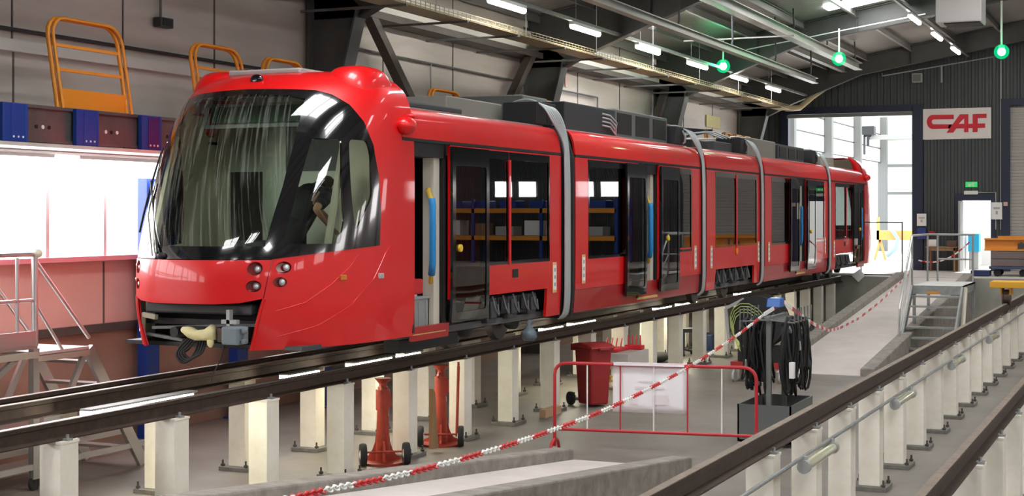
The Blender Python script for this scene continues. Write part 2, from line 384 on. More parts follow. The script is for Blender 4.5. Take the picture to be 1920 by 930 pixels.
# ------------------------------------------------------------------ roof
def roof():
    mb = MB()
    for sgn in (-1, 1):
        mb.add([(0, -8.2, 8.03), (sgn * 12.6, -8.2, zroof(12.6)), (sgn * 12.6, YE + .2, zroof(12.6)), (0, YE + .2, 8.03),
                (0, -8.2, 8.1), (sgn * 12.6, -8.2, zroof(12.6) + .07), (sgn * 12.6, YE + .2, zroof(12.6) + .07), (0, YE + .2, 8.1)],
               [(0, 1, 2, 3), (4, 7, 6, 5), (0, 3, 7, 4), (1, 5, 6, 2), (0, 4, 5, 1), (3, 2, 6, 7)])
    struct(mb.build('ceiling', SHEET))
    n = [60]
    def sky(xa, xb, ya, yb):
        n[0] += 1
        za, zb = zroof(xa) - .025, zroof(xb) - .025
        struct(MB().add([(xa, ya, za), (xb, ya, zb), (xb, yb, zb), (xa, yb, za), (xa, ya, za - .02), (xb, ya, zb - .02), (xb, yb, zb - .02), (xa, yb, za - .02)],
                        [(0, 1, 2, 3), (4, 7, 6, 5), (0, 4, 5, 1), (1, 5, 6, 2), (2, 6, 7, 3), (3, 7, 4, 0)]).build('window_%d' % n[0], E_SKY))
    sky(-11.1, -10.75, 29.9, 32.2)
    sky(-10.6, -9.9, 29.2, 31.3)
    sky(-9.6, -8.6, 29.0, 30.6)
    sky(-7.15, -6.0, 35.0, 36.0)
    sky(-7.6, -7.2, 35.1, 35.7)
    for y in (-4, 4, 12, 20):  # from here on: skylights out of view, added to light the hall
        sky(-8.4, -6.0, y, y + 1.5); sky(-3.6, -1.5, y, y + 1.5); sky(3.0, 5.4, y, y + 1.5)
    for y in (28, 37): sky(-3.4, -1.4, y, y + 1.5); sky(3.0, 5.4, y, y + 1.5)
roof()
FR = [11.5, 19.9, 28.3, 36.7, 45.0, 3.1, -5.3]
for i, y in enumerate(FR):
    for sgn in ((-1, 1) if True else (-1,)):
        wide = .22
        # rafter: I-section with a haunch at the eave
        mb = MB()
        t = [(-12.3, zroof(12.3) - .02), (0, 8.0)]
        bot = [(0, 7.42), (-8.6, zroof(8.6) - .56), (-10.7, 5.1), (-11.45, 4.75)]
        poly = [(sgn * a, b) for a, b in (t + bot + [(-12.3, 4.75)])]
        mb.prism(poly, 'y', y - .012, y + .012)
        pts = [(sgn * a, b) for a, b in bot]
        for a, b in zip(pts[:-1], pts[1:]): mb.bar((a[0], y, a[1]), (b[0], y, b[1]), wide, .03)
        mb.bar((sgn * 12.3, y, t[0][1] - .01), (0, y, 7.99), wide, .03)
        for xx in (-9.6, -7.1, -4.6, -2.2):
            mb.bx(sgn * xx - .01, sgn * xx + .01, y - wide / 2, y + wide / 2, zroof(xx) - .56, zroof(xx) - .02)
        o = mb.build('roof_rafter', mat('rafter_grey', (.068, .07, .066), .5, var=.2)); struct(o)
        # column
        mb = MB()
        mb.prism([(sgn * 12.32, ZF), (sgn * 11.90, ZF), (sgn * 11.84, 3.4), (sgn * 11.45, 4.9), (sgn * 12.32, 5.6)], 'y', y - .012, y + .012)
        mb.bx(sgn * 12.34, sgn * 12.31, y - .16, y + .16, ZF, 5.6)
        mb.bar((sgn * 11.90, y, ZF), (sgn * 11.84, y, 3.4), .32, .03, up=(1, 0, 0)).bar((sgn * 11.84, y, 3.4), (sgn * 11.45, y, 4.9), .32, .03, up=(1, 0, 0))
        mb.bx(sgn * 12.3, sgn * 11.85, y - .15, y + .15, 3.38, 3.41)
        o = mb.build('steel_column', GREEN_GREY); struct(o)
# purlins
for k, x in enumerate([-12.0, -10.8, -9.6, -8.4, -7.1, -5.85, -4.6, -3.3, -2.0, -.7, 2.2, 5, 8, 11]):
    z = zroof(x)
    mb = MB().bx(x - .035, x + .035, -8, YE, z - .02, z - .03).bx(x - .035, x - .025, -8, YE, z - .2, z - .02).bx(x - .035, x + .035, -8, YE, z - .21, z - .2)
    struct(mb.build('roof_purlin', mat('purlin_zinc', (.24, .235, .22), .4, metal=.6)))
# wall bracing
for a, b in [((-12.05, 20.4, 5.7), (-12.05, 24.5, 1.9)), ((-12.05, 28.1, 5.2), (-12.05, 24.7, 1.9)), ((-12.05, 36.9, 5.2), (-12.05, 35.0, 3.0))]:
    struct(MB().bar(a, b, .16, .17, up=(1, 0, 0)).build('wall_brace', STEEL_BRN))
# ------------------------------------------------------------------ ramps
def ramp(name, x0, x1, ya, za, yb, zb, kerb=.25, lo=0.13):
    mb = MB()
    if yb > ya: P = [(ya, ZF - .05), (yb, ZF - .05), (yb, zb), (ya, za)]
    else: P = [(yb, ZF - .05), (ya, ZF - .05), (ya, za), (yb, zb)]
    struct(MB().prism(P, 'x', x0, x1).build(name, mat('ramp_concrete', (.66, .60, .56), .75, vscale=1.5, col2=(.57, .52, .48), bump=.2)))
    for a, b in ((x0 - kerb, x0), (x1, x1 + kerb)):
        Q = [(p[0], p[1] if p[1] < ZF - .01 else p[1] + lo) for p in P]
        struct(MB().prism(Q, 'x', a, b).build(name + '_kerb', CONC_B, bevel=.02))
ramp('floor_ramp_far', -6.65, -5.12, 26.7, ZF + .01, YP - .02, -.005)
ramp('floor_ramp_near', -6.45, -5.25, 16.2, ZF + .01, 4.0, 0.0)
# ------------------------------------------------------------------ rails
def rail(name, x, top, label, y0=-6, y1=YP, z=0.0):
    o = thing(name, (x, 0, z - .16), label, 'rail', 'workshop rails')
    h = .155
    web = [(-.065, 0), (.065, 0), (.065, .012), (.012, .03), (.009, h - .045), (.034, h - .035), (.036, h - .004), (-.036, h - .004), (-.034, h - .035), (-.009, h - .045), (-.012, .03), (-.065, .012)]
    MB().prism([(x + a, z - .16 + b) for a, b in web], 'y', y0, y1).build('rail_profile', RAIL, o)
    MB().bx(x - .033, x + .033, y0, y1, z - .16 + h - .0039, z).build('rail_head', top, o, bevel=.003)
    return o
XA, XB, XC = -8.4, -9.50, -9.87
rail('rail', XA, RAILTOP, 'dark steel rail on the camera side of the red tram, polished head')
rail('rail', XB, RAILTOP, 'middle one of the three dark rails under the tram, close beside the wall-side rail')
rail('rail', XC, RAILTOP, 'dark rail under the tram on its wall side, farthest left of all rails')
XD, XE = -2.92, -1.40
rail('rail', XD, RAILRUST, 'rusty-topped rail running up the right of the picture with pipe and lamps below it')
rail('rail', XE, RAILRUST, 'rusty rail at the lower right corner of the picture')
# posts
def make_post(zt):
    r = thing('support_post', (0, 0, ZF), '', 'post')
    MB().bx(-.11, .11, -.11, .11, .045, zt - ZF - .02).build('post_body', POST, r, local=True, bevel=.006)
    MB().bx(-.19, .19, -.19, .19, 0, .045).build('base_plate', PLATE, r, local=True, bevel=.004)
    MB().bx(-.115, .115, -.115, .115, zt - ZF - .02, zt - ZF).build('top_plate', POST, r, local=True)
    for a in (-.155, .155):
        for b in (-.155, .155):
            MB().cyl((a, b, .045), (a, b, .12), .011, 8).cyl((a, b, .05), (a, b, .075), .024, 6).build('anchor_bolt', BOLT, r, local=True)
    for a in (-.085, .085):
        MB().bx(a - .03, a + .03, -.035, .035, zt - ZF, zt - ZF + .018).cyl((a, 0, zt - ZF), (a, 0, zt - ZF + .05), .014, 6).build('rail_clip', GALV, r, local=True)
    return r
proto = make_post(-.162)
def posts(x, y0, n, txt, grp, dy=1.5, first=None):
    for k in range(n):
        o = proto if proto['label'] == '' else copy_tree(proto)
        o.location = (x, y0 + dy * k, ZF)
        o['label'] = txt % (ORD[k]); o['group'] = grp
posts(XA, 9.61, 21, 'cream steel post under the camera-side rail of the tram track, %s from the left edge', 'posts under the camera-side tram rail', 1.505)
posts((XB + XC) / 2, 11.1, 20, 'cream steel post under the wall-side rails of the tram track, %s from the left edge', 'posts under the wall-side tram rails', 1.505)
posts(XD, 11.32, 19, 'cream steel post under the long right-hand rail, %s from the camera', 'posts under the right-hand rail', 1.5)
posts(XE, 11.5, 7, 'cream steel post under the lower right corner rail, %s from the camera', 'posts under the corner rail', 1.5)
# pipe with unlit lamps under the right-hand rail
tag(MB().tube([(XD + .19, 8, -.26), (XD + .19, 40.5, -.26)], .016, 8).build('conduit_pipe', GALV), 'thin grey pipe running along the right-hand posts just below the rail', 'pipe')
for k, y in enumerate((12.35, 16.6, 21.0, 25.4)):
    r = thing('tube_light', (XD + .21, y, -.38), 'unlit tubular lamp fixed below the right-hand rail, %s from the camera' % ORD[k], 'lamp', 'unlit lamps under the right-hand rail')
    MB().cyl((XD + .21, y - .5, -.33), (XD + .21, y + .5, -.33), .045, 14).build('lamp_tube', mat('unlit_tube_cover', (.62, .62, .42), .15, coat=.5), r, smooth=60)
    for e in (-1, 1):
        MB().cyl((XD + .21, y + e * .5, -.33), (XD + .21, y + e * .57, -.33), .055, 14).bx(XD + .19, XD + .23, y + e * .52 - .015, y + e * .52 + .015, -.3, -.25).build('end_cap', LGREY, r, smooth=60)
# lit lamps between the tram rails
for k, px in enumerate((265, 565, 695, 768, 1035, 1092, 1243, 1288, 1393)):
    xx = -9.2; y = yat(px, xx); L = (.8, .35, .5, .25, .4, .55, .45, .6, .6)[k]
    r = thing('track_lamp', (xx, y, -.20), 'lit lamp strip low between the tram rails, %s from the left edge' % ORD[k], 'lamp', 'lit lamps between the tram rails')
    MB().bx(xx - .07, xx + .07, y - L - .02, y + L + .02, -.125, -.105).bx(xx - .07, xx - .06, y - L - .02, y + L + .02, -.2, -.105).build('lamp_housing', LGREY, r)
    MB().cyl((xx, y - L, -.155), (xx, y + L, -.155), .034, 12).build('lamp_tube', E_TRACK, r, smooth=60)
# ------------------------------------------------------------------ the tram
TXC = -9.13
TBL = [(0.0, .33, 1.30, 12.31), (0.12, .6, 1.32, 12.24), (0.22, .85, 1.325, 12.22), (0.4, 1.28, 1.325, 12.26), (0.55, 1.8, 1.325, 12.48), (0.7, 2.35, 1.32, 12.80), (0.82, 2.8, 1.29, 13.14),
       (0.89, 3.03, 1.22, 13.38), (0.94, 3.15, 1.12, 13.56), (0.97, 3.235, .98, 13.74), (1.0, 3.28, .75, 14.0)]
YT = 14.4; NN = 2.3
def tabl(t):
    t = max(0, min(1, t)); n = len(TBL)
    for i in range(n - 1):
        if t <= TBL[i + 1][0]: break
    t0, t1 = TBL[i][0], TBL[i + 1][0]; h = (t - t0) / (t1 - t0)
    def sl(k, c):
        a, b = max(k - 1, 0), min(k + 1, n - 1)
        return (TBL[b][c] - TBL[a][c]) / (TBL[b][0] - TBL[a][0])
    o = []
    for c in (1, 2, 3):
        m0, m1 = sl(i, c) * (t1 - t0), sl(i + 1, c) * (t1 - t0)
        o.append((2 * h**3 - 3 * h**2 + 1) * TBL[i][c] + (h**3 - 2 * h**2 + h) * m0 + (-2 * h**3 + 3 * h**2) * TBL[i + 1][c] + (h**3 - h**2) * m1)
    return o
def S(u, t, off=0.0):
    z, W, Y0 = tabl(t)
    sg = 1 if u >= 0 else -1; a = abs(u); W += off; Y0 -= off
    if a <= 1:
        q = a * PI / 2; x = W * math.sin(q) ** (2 / NN); y = YT - (YT - Y0) * math.cos(q) ** (2 / NN)
    else: x = W; y = YT + (a - 1) * 3
    return Vector((TXC + sg * x, y, z + off * (1 if t > .9 else 0)))
YMIR = 56.15
def Sm(u, t, off=0.0):
    p = S(u, t, off); p.y = YMIR - p.y; return p
def inside(p, poly):
    c = False; n = len(poly); x, y = p
    for i in range(n):
        x1, y1 = poly[i]; x2, y2 = poly[i - 1]
        if (y1 > y) != (y2 > y) and x < (x2 - x1) * (y - y1) / (y2 - y1) + x1: c = not c
    return c
def dens(poly, st):
    o = []
    for i in range(len(poly)):
        a = poly[i]; b = poly[(i + 1) % len(poly)]
        n = max(1, int(math.ceil(max(abs(b[0] - a[0]) / st[0], abs(b[1] - a[1]) / st[1]))))
        o += [(a[0] + (b[0] - a[0]) * k / n, a[1] + (b[1] - a[1]) * k / n) for k in range(n)]
    return o
def rnd(poly, r, n=4):
    """round the corners of a polygon"""
    o = []; N = len(poly)
    for i in range(N):
        p = Vector(poly[i]); a = Vector(poly[i - 1]); b = Vector(poly[(i + 1) % N])
        da = (a - p); db = (b - p); rr = min(r, da.length * .45, db.length * .45)
        p0 = p + da.normalized() * rr; p1 = p + db.normalized() * rr
        for k in range(n + 1):
            t = k / n; q = p0 * (1 - t) ** 2 + p * 2 * t * (1 - t) + p1 * t * t; o.append((q.x, q.y))
    return o
def panel(name, poly, holes, mp, st, m, parent, thick=.03, axis=(TXC, 1.7), lining=None):
    P = dens(poly, st); H = [dens(h, st) for h in holes]
    vs = list(P); ed = [(i, (i + 1) % len(P)) for i in range(len(P))]
    for h in H:
        n = len(vs); vs += h; ed += [(n + i, n + (i + 1) % len(h)) for i in range(len(h))]
    x0 = min(p[0] for p in P); x1 = max(p[0] for p in P); y0 = min(p[1] for p in P); y1 = max(p[1] for p in P)
    nx = int((x1 - x0) / st[0]); ny = int((y1 - y0) / st[1])
    bd = list(vs)
    for i in range(1, nx + 1):
        for j in range(1, ny + 1):
            q = (x0 + (x1 - x0) * i / (nx + 1), y0 + (y1 - y0) * j / (ny + 1))
            if inside(q, P) and not any(inside(q, h) for h in H) and min(abs(q[0] - b[0]) / st[0] + abs(q[1] - b[1]) / st[1] for b in bd) > .45: vs.append(q)
    ov, oe, of, _, _, _ = delaunay_2d_cdt([Vector(p) for p in vs], ed, [], 0, 1e-6)
    W = [mp(p.x, p.y) for p in ov]; NR = []
    ea, eb = st[0] * .5, st[1] * .7
    for p, w3 in zip(ov, W):
        nn = (mp(p.x + ea, p.y) - mp(p.x - ea, p.y)).cross(mp(p.x, p.y + eb) - mp(p.x, p.y - eb))
        nn = nn.normalized() if nn.length > 1e-9 else Vector((0, 0, 1))
        out = Vector((w3.x - axis[0], 0, w3.z - axis[1]))
        if abs(w3.x - axis[0]) < 1.2 and w3.y < 14.2: out.y = (w3.y - 14.6)
        if abs(w3.x - axis[0]) < 1.2 and w3.y > 41.9: out.y = (w3.y - 41.5)
        NR.append(nn if nn.dot(out) > 0 else -nn)
    fs = []
    for f in of:
        c = (sum(ov[i].x for i in f) / len(f), sum(ov[i].y for i in f) / len(f))
        if not inside(c, P) or any(inside(c, h) for h in H): continue
        nrm = (W[f[1]] - W[f[0]]).cross(W[f[2]] - W[f[0]])
        fs.append(list(f) if nrm.dot(NR[f[0]] + NR[f[1]] + NR[f[2]]) > 0 else list(f)[::-1])
    n = len(W); V3 = list(W); N3 = list(NR); F3 = [tuple(f) for f in fs]; MI = [0] * len(fs)
    if thick:
        V3 += [p - q * thick for p, q in zip(W, NR)]; N3 += [-q for q in NR]
        F3 += [tuple(i + n for i in f[::-1]) for f in fs]; MI += [1 if lining else 0] * len(fs)
        cnt = {}
        for f in fs:
            for i in range(3): cnt[(f[i], f[(i + 1) % 3])] = 1
        for (i, j) in list(cnt):
            if (j, i) not in cnt:
                k = len(V3); V3 += [V3[i], V3[j], V3[j + n], V3[i + n]]
                rn = (W[j] - W[i]).cross(NR[i]).normalized(); N3 += [rn] * 4
                F3.append((k, k + 3, k + 2, k + 1)); MI.append(0)
    me = bpy.data.meshes.new(name); o = bpy.data.objects.new(name, me); COL.objects.link(o); o.parent = parent
    off = Vector((0, 0, 0)); q = parent
    while q is not None: off += q.location; q = q.parent
    me.from_pydata([p - off for p in V3], [], F3); me.materials.append(m)
    if lining: me.materials.append(lining); me.polygons.foreach_set('material_index', MI)
    me.shade_smooth(); me.normals_split_custom_set_from_vertices(N3); me.update()
    return o
tram = thing('tram', (TXC, 12, 0), 'red low-floor tram of five sections standing on raised rails, cab facing left', 'tram')
CABST = (.04, .025)
blackN = [(.403, .389), (.608, .408), (.898, .428), (.896, .525), (.872, .636), (.822, .726), (.743, .791), (.633, .841), (.507, .874), (.399, .889), (.226, .894), (0.0, .899)]
# round the arch a bit more finely
wsh = [(.36, .432), (.379, .601), (.374, .737), (.352, .857), (.243, .871), (0.0, .876)]
sw1 = rnd([(.438, .438), (.452, .583), (.46, .739), (.622, .737), (.704, .503), (.695, .437)], .015)
sw2 = rnd([(.665, .739), (.778, .737), (.81, .698), (.839, .573), (.766, .473)][::-1], .02)
def mir(p): return [(-a, b) for a, b in p][::-1]
def cab(mp, mirror_name=''):
    seam = [(.298, .0), (.37, .221), (.402, .389)]
    half = seam + blackN[1:-1]
    shell = [(1.117, 0.0)] + half + [(0, .899)] + mir(half) + [(-1.117, 0.0), (-1.117, 1.0), (1.117, 1.0)]
    SIDEL = [(.452, .356, .034, .024, 1), (.438, .292, .030, .022, 1), (-.452, .356, .034, .024, -1), (-.438, .292, .030, .022, -1)]
    def oval(u0, t0, a, b): return [(u0 + a * math.cos(k * PI / 8), t0 + b * math.sin(k * PI / 8)) for k in range(16)]
    # outer shell (one skin from skirt over the roof)
    sh = panel('cab_shell', shell, [oval(a, b, c_, d_) for a, b, c_, d_, s_ in SIDEL], mp, CABST, RED, tram, .03, lining=CREAM)
    # cap of the roof inside the last ring
    mb = MB(); ring = [mp(-1.117 + 2.234 * k / 40, 1.0) for k in range(41)]
    c = mp(1.117, 1.0).lerp(mp(-1.117, 1.0), .5); mb.add(ring + [c], [(k, k + 1, 41) for k in range(40)]); mb.build('roof_cap', RED, tram, smooth=True)
    blk = blackN[:-1] + [(0, .899)] + mir(blackN[:-1])
    wfull = [(0, .432)] + wsh[:-1] + [(0, .876)] + mir(wsh[:-1])
    wfull = [(a, b) for a, b in wfull]
    g = panel('black_mask', blk, [wfull, sw1, sw2, mir(sw1), mir(sw2)], lambda u, t: mp(u, t, .004), CABST, BLK, tram, .025)
    panel('windscreen', wfull, [], lambda u, t: mp(u, t, .002), CABST, GLS_W, tram, 0)
    for h in (sw1, sw2, mir(sw1), mir(sw2)):
        panel('cab_side_window', h, [], lambda u, t: mp(u, t, .002), CABST, GLS_S, tram, 0)
    # nose panel with four lamp bowls
    def oval(u0, t0, a, b): return [(u0 + a * math.cos(k * PI / 8), t0 + b * math.sin(k * PI / 8)) for k in range(16)]
    spots = [(.328, .352, .034, .028, 1), (.325, .276, .034, .026, 1), (-.328, .352, .034, .028, -1), (-.325, .276, .034, .026, -1)]
    holes = [oval(a, b, c_, d_) for a, b, c_, d_, s_ in spots]
    fas = [(0, .2), (.145, .2), (.266, .205), (.366, .221), (.398, .386)] + [(-.398, .386), (-.366, .221), (-.266, .205), (-.145, .2)]
    panel('nose_panel', fas, holes, lambda u, t: mp(u, t, .012), (.03, .02), RED, tram, .02)
    # side lamp bowls on the shell right of the seam stand on the skin
    for (a, b, c_, d_, s_) in spots + SIDEL:
        onskin = abs(a) > .4
        p = mp(a, b, .012 if not onskin else .003); e = .02
        du = (mp(a + e, b) - mp(a - e, b)).normalized(); dv = (mp(a, b + e) - mp(a, b - e)).normalized()
        nn = du.cross(dv).normalized()
        if nn.dot(p - Vector((TXC, 14.5 if p.y < 30 else 41.6, 1.0))) < 0: nn = -nn
        A = (mp(a + c_, b) - mp(a - c_, b)).length / 2; B = (mp(a, b + d_) - mp(a, b - d_)).length / 2
        dep = .07 if not onskin else .05
        mb = MB(); K = 18
        rings = []
        for rr, dd in ((1.03, 0.0), (.93, -dep * .5), (.78, -dep)):
            rings.append([p + du * A * rr * math.cos(2 * PI * k / K) + dv * B * rr * math.sin(2 * PI * k / K) + nn * dd for k in range(K)])
        vs = [q for r_ in rings for q in r_]; fs = []
        for j in range(2): fs += [(j * K + k, j * K + (k + 1) % K, (j + 1) * K + (k + 1) % K, (j + 1) * K + k) for k in range(K)]
        fs.append(tuple(2 * K + k for k in range(K)))
        bowl = MB().add(vs, fs).build('headlamp_bowl', mat('lamp_bowl_red', (.30, .004, .008), .3, coat=.8), tram, smooth=60)
        cc = p + du * A * .42 * (1 if a > 0 else -1) * (1 if mp is S else -1) - nn * (dep - .008)
        MB().cyl(cc, cc + nn * .03, .036, 14).build('lamp_rim', mat('lamp_rim_grey', (.25, .25, .25), .3, metal=.8), bowl)
        MB().ball(cc + nn * .028, .028, 12, 8).build('lamp_lens', mat('lamp_lens', (.75, .78, .75), .1, metal=.4), bowl, smooth=True)
    # seam lines of the curved skirt
    for pts in ([(.42, .17), (.55, .2), (.66, .27), (.75, .35), (.80, .41)], [(.42, .06), (.6, .10), (.76, .18), (.87, .29), (.93, .40), (.96, .43)]):
        for sg in (1, -1):
            path = []
            for i in range(len(pts) - 1):
                for k in range(5):
                    t = k / 5; path.append(mp(sg * (pts[i][0] * (1 - t) + pts[i + 1][0] * t), pts[i][1] * (1 - t) + pts[i + 1][1] * t, .0005))
            MB().tube(path, .0045, 5).build('skirt_crease', RED, tram)
    # roof fairings at both shoulders
    for sg in (1, -1):
        if mp is Sm and sg > 0: continue
        ymid = 14.30 if mp is S else YMIR - 14.30
        mb = MB(); n, m_ = 20, 12; vs = []
        for j in range(m_ + 1):
            for i in range(n):
                ph = 2 * PI * i / n; th = (PI / 2) * j / m_
                ex = .75
                cx = math.copysign(abs(math.cos(ph)) ** ex, math.cos(ph)); cy = math.copysign(abs(math.sin(ph)) ** ex, math.sin(ph))
                R = math.cos(th) ** .5
                vs.append((TXC + sg * (.86 + .33 * cx * R), ymid + .50 * cy * R, 2.84 + .50 * math.sin(th) ** .9))
        fs = [(j * n + i, j * n + (i + 1) % n, (j + 1) * n + (i + 1) % n, (j + 1) * n + i) for j in range(m_) for i in range(n)]
        fs.append(tuple(m_ * n + i for i in range(n)))
        mb.add(vs, fs).build('roof_fairing', RED, tram, smooth=60)
        yb = 14.52 if mp is S else YMIR - 14.52
        hb = MB().ball((TXC + sg * 1.34, yb, 2.69), (.11, .15, .10)).build('camera_pod', RED, tram, smooth=True)
        MB().ball((TXC + sg * 1.33, yb + .12, 2.80), (.06, .05, .035)).build('pod_cap', RED, hb, smooth=True)
    if mp is Sm:
        for sg in (1, -1):
            hb = MB().ball((TXC + sg * 1.34, 41.55, 2.72), (.11, .2, .10)).build('camera_pod', RED, tram, smooth=True)
        MB().tube([(TXC + 1.1, 41.3, 2.85), (TXC + 1.12, 41.2, 3.0), (TXC + 1.08, 41.0, 3.15), (TXC + 1.0, 40.7, 3.26)], .1, 8, rad=[.12, .11, .08, .02]).build('raised_flap', RED, tram, smooth=True)
    # single lamp in the header
    p = mp(0, .945, .01); MB().ball(p, (.085, .04, .055)).build('header_lamp', BLK, tram, smooth=True)
cab(S); cab(Sm)
# marker lamps on the skirt near the front
for u, t, m_ in ((.719, .304, mat('amber_lens', (.55, .16, .01), .2, coat=1)), (.905, .302, mat('clear_lens', (.6, .6, .6), .15, metal=.5))):
    for sg in (1, -1):
        p = S(sg * u, t, .0); q = S(sg * u + .02, t) - S(sg * u - .02, t)
        MB().bar(p - q.normalized() * .045, p + q.normalized() * .045, .05, .06).build('marker_lamp', m_, tram, bevel=.012)
# destination display, cab furniture
ZFL = .36
MB().bx(TXC - .72, TXC + .60, 13.75, 13.86, 2.72, 2.90).build('destination_display', mat('display_green', (.10, .17, .13), .3), tram)
MB().bx(TXC - .82, TXC + .7, 13.72, 13.75, 2.66, 2.70).bx(TXC - .80, TXC - .76, 13.72, 13.76, 2.70, 2.93).bx(TXC + .63, TXC + .67, 13.72, 13.76, 2.70, 2.93).bx(TXC - .82, TXC + .7, 13.72, 13.76, 2.90, 2.93).build('display_frame', LGREY, tram)
mb = MB().prism([(12.72, 1.16), (13.05, 1.30), (13.35, 1.28), (13.35, .9), (12.72, .9)], 'x', TXC - .95, TXC + .85)
mb.build('dashboard', DGREY, tram, bevel=.02)
MB().bx(TXC - .1, TXC + .3, 13.3, 13.5, 1.15, 1.42).build('driver_console', BLKM, tram, bevel=.03)
MB().bx(TXC - 1.0, TXC - .62, 12.84, 13.02, 1.31, 1.33).build('yellow_note', YEL, tram)
MB().bx(TXC - .30, TXC - .16, 12.56, 12.60, 1.32, 1.37).build('orange_tag', mat('orange_tag', (.85, .30, .01), .5), tram)
# seat
st = MB().bx(TXC - .25, TXC + .25, 13.75, 14.2, .80, .92).bx(TXC - .24, TXC + .24, 14.12, 14.24, .92, 1.52).build('driver_seat', BLKM, tram, bevel=.04)
MB().bx(TXC - .08, TXC + .08, 13.9, 14.1, ZFL, .80).build('seat_pedestal', DGREY, st)
# cab partition: pale panel left, painted dark doorway, pale door post right
MB().bx(TXC - 1.25, TXC - 1.08, 14.62, 14.66, ZFL, 2.95).build('partition_panel', CREAM, tram)
MB().bx(TXC - 1.08, TXC - .62, 14.64, 14.66, ZFL, 2.2).build('partition_doorway', mat('doorway_shade', (.05, .045, .04), .4), tram)  # dark sheet painted as the shade in an open doorway
MB().bx(TXC - .62, TXC - .30, 14.62, 14.66, ZFL, 2.95).bx(TXC - 1.08, TXC - .62, 14.62, 14.66, 2.2, 2.95).build('partition_panel', mat('partition_grey', (.62, .66, .56), .5), tram)
MB().bx(TXC + .42, TXC + .98, 14.62, 14.66, ZFL, 2.95).build('partition_panel', CREAM, tram)
MB().bx(TXC - .30, TXC + .42, 14.64, 14.66, ZFL, 2.2).build('partition_doorway', mat('partition_grey', (.62, .66, .56), .5), tram)
MB().bx(TXC - .30, TXC + .42, 14.62, 14.66, 2.2, 2.95).build('partition_header', DGREY, tram)
MB().bx(TXC + .98, TXC + 1.24, 14.60, 14.68, ZFL, 2.9).build('cab_post', CREAM, tram)
MB().bx(TXC - .9, TXC + .9, 13.75, 14.62, 2.98, 3.0).build('cab_ceiling', LGREY, tram)
MB().bx(TXC - 1.1, TXC + 1.1, 12.75, 14.62, ZFL - .04, ZFL).build('cab_floor', DGREY, tram)
for sg in (1, -1):       # pale window posts inside the cab
    MB().bar(S(sg * .648, .42, -.05), S(sg * .65, .76, -.05), .05, .07).build('inner_post', CREAM, tram)
# wiper
wp = MB().bar(S(-.12, .41, .04), S(-.42, .62, .05), .02, .025).build('wiper_arm', BLKM, tram)
MB().tube([S(-.46, .47 + .05 * k, .03) for k in range(6)], .012, 6).build('wiper_blade', BLKR, wp)
MB().ball(S(-.1, .40, .02), (.05, .04, .035)).build('wiper_hub', BLKM, wp, smooth=True)
MB().tube([S(-.16, .40, .03), S(-.28, .52, .05), S(-.40, .70, .04)], .008, 5).build('wiper_rod', mat('bare_metal', (.6, .6, .55), .3, metal=.8), tram)
# open coupler bay
mb = MB().bx(TXC - .9, TXC + .9, 12.98, 13.1, .34, .9).bx(TXC - .80, TXC + .80, 12.7, 13.0, .74, .86)
mb.build('coupler_bay_back', BLKM, tram)
mb = MB().bx(TXC - .66, TXC + .66, 12.50, 12.64, .68, .79)
mb.build('front_crossbeam', DGREY, tram, bevel=.02)
mb = MB().bx(TXC - .72, TXC + .72, 12.6, 12.7, .56, .62); mb.build('lower_crossbeam', BLKM, tram)
cp = MB().cyl((TXC + .3, 12.75, .50), (TXC + .3, 12.42, .50), .06, 14).bx(TXC - .12, TXC + .62, 12.46, 12.54, .45, .55).build('coupler', BLKM, tram, smooth=40)
MB().bx(TXC + .46, TXC + .66, 12.26, 12.46, .40, .58).bx(TXC + .66, TXC + .71, 12.3, 12.38, .51, .57).bx(TXC + .66, TXC + .71, 12.3, 12.38, .41, .46).build('coupler_head', mat('coupler_blue_grey', (.16, .20, .22), .45), cp, bevel=.02)
MB().bx(TXC + .38, TXC + .46, 12.3, 12.5, .42, .56).build('coupler_collar', mat('collar_brown', (.09, .05, .04), .6), cp, bevel=.015)
MB().tube([(TXC - .06, 12.34, .53), (TXC + .04, 12.32, .51), (TXC + .13, 12.31, .48), (TXC + .25, 12.31, .49), (TXC + .34, 12.32, .52)], .05, 10, rad=[.03, .06, .055, .06, .085]).ball((TXC + .30, 12.31, .42), (.04, .03, .06)).build('pale_cloth_wrap', mat('cream_cloth', (.75, .68, .36), .8, bump=.8, bscale=25), cp, smooth=True)
MB().tube([(TXC - .16, 12.5, .50), (TXC - .17, 12.34, .50)], .055, 12).build('buffer_block', BLKM, cp)
MB().bar((TXC - .66, 12.48, .66), (TXC - .45, 12.42, .64), .04, .05).bar((TXC - .66, 12.48, .66), (TXC - .78, 12.62, .42), .04, .05).build('towing_bracket', mat('bracket_beige', (.36, .32, .24), .6), tram)
MB().bx(TXC + .44, TXC + .48, 12.38, 12.44, .58, .74).bx(TXC + .38, TXC + .56, 12.38, 12.44, .60, .64).build('sensor_bracket', LGREY, tram)
MB().bar((TXC - .6, 12.55, .52), (TXC + .7, 12.6, .58), .03, .03).bar((TXC - .7, 12.6, .45), (TXC - .2, 12.55, .40), .05, .03).build('air_pipe', MGREY, tram)
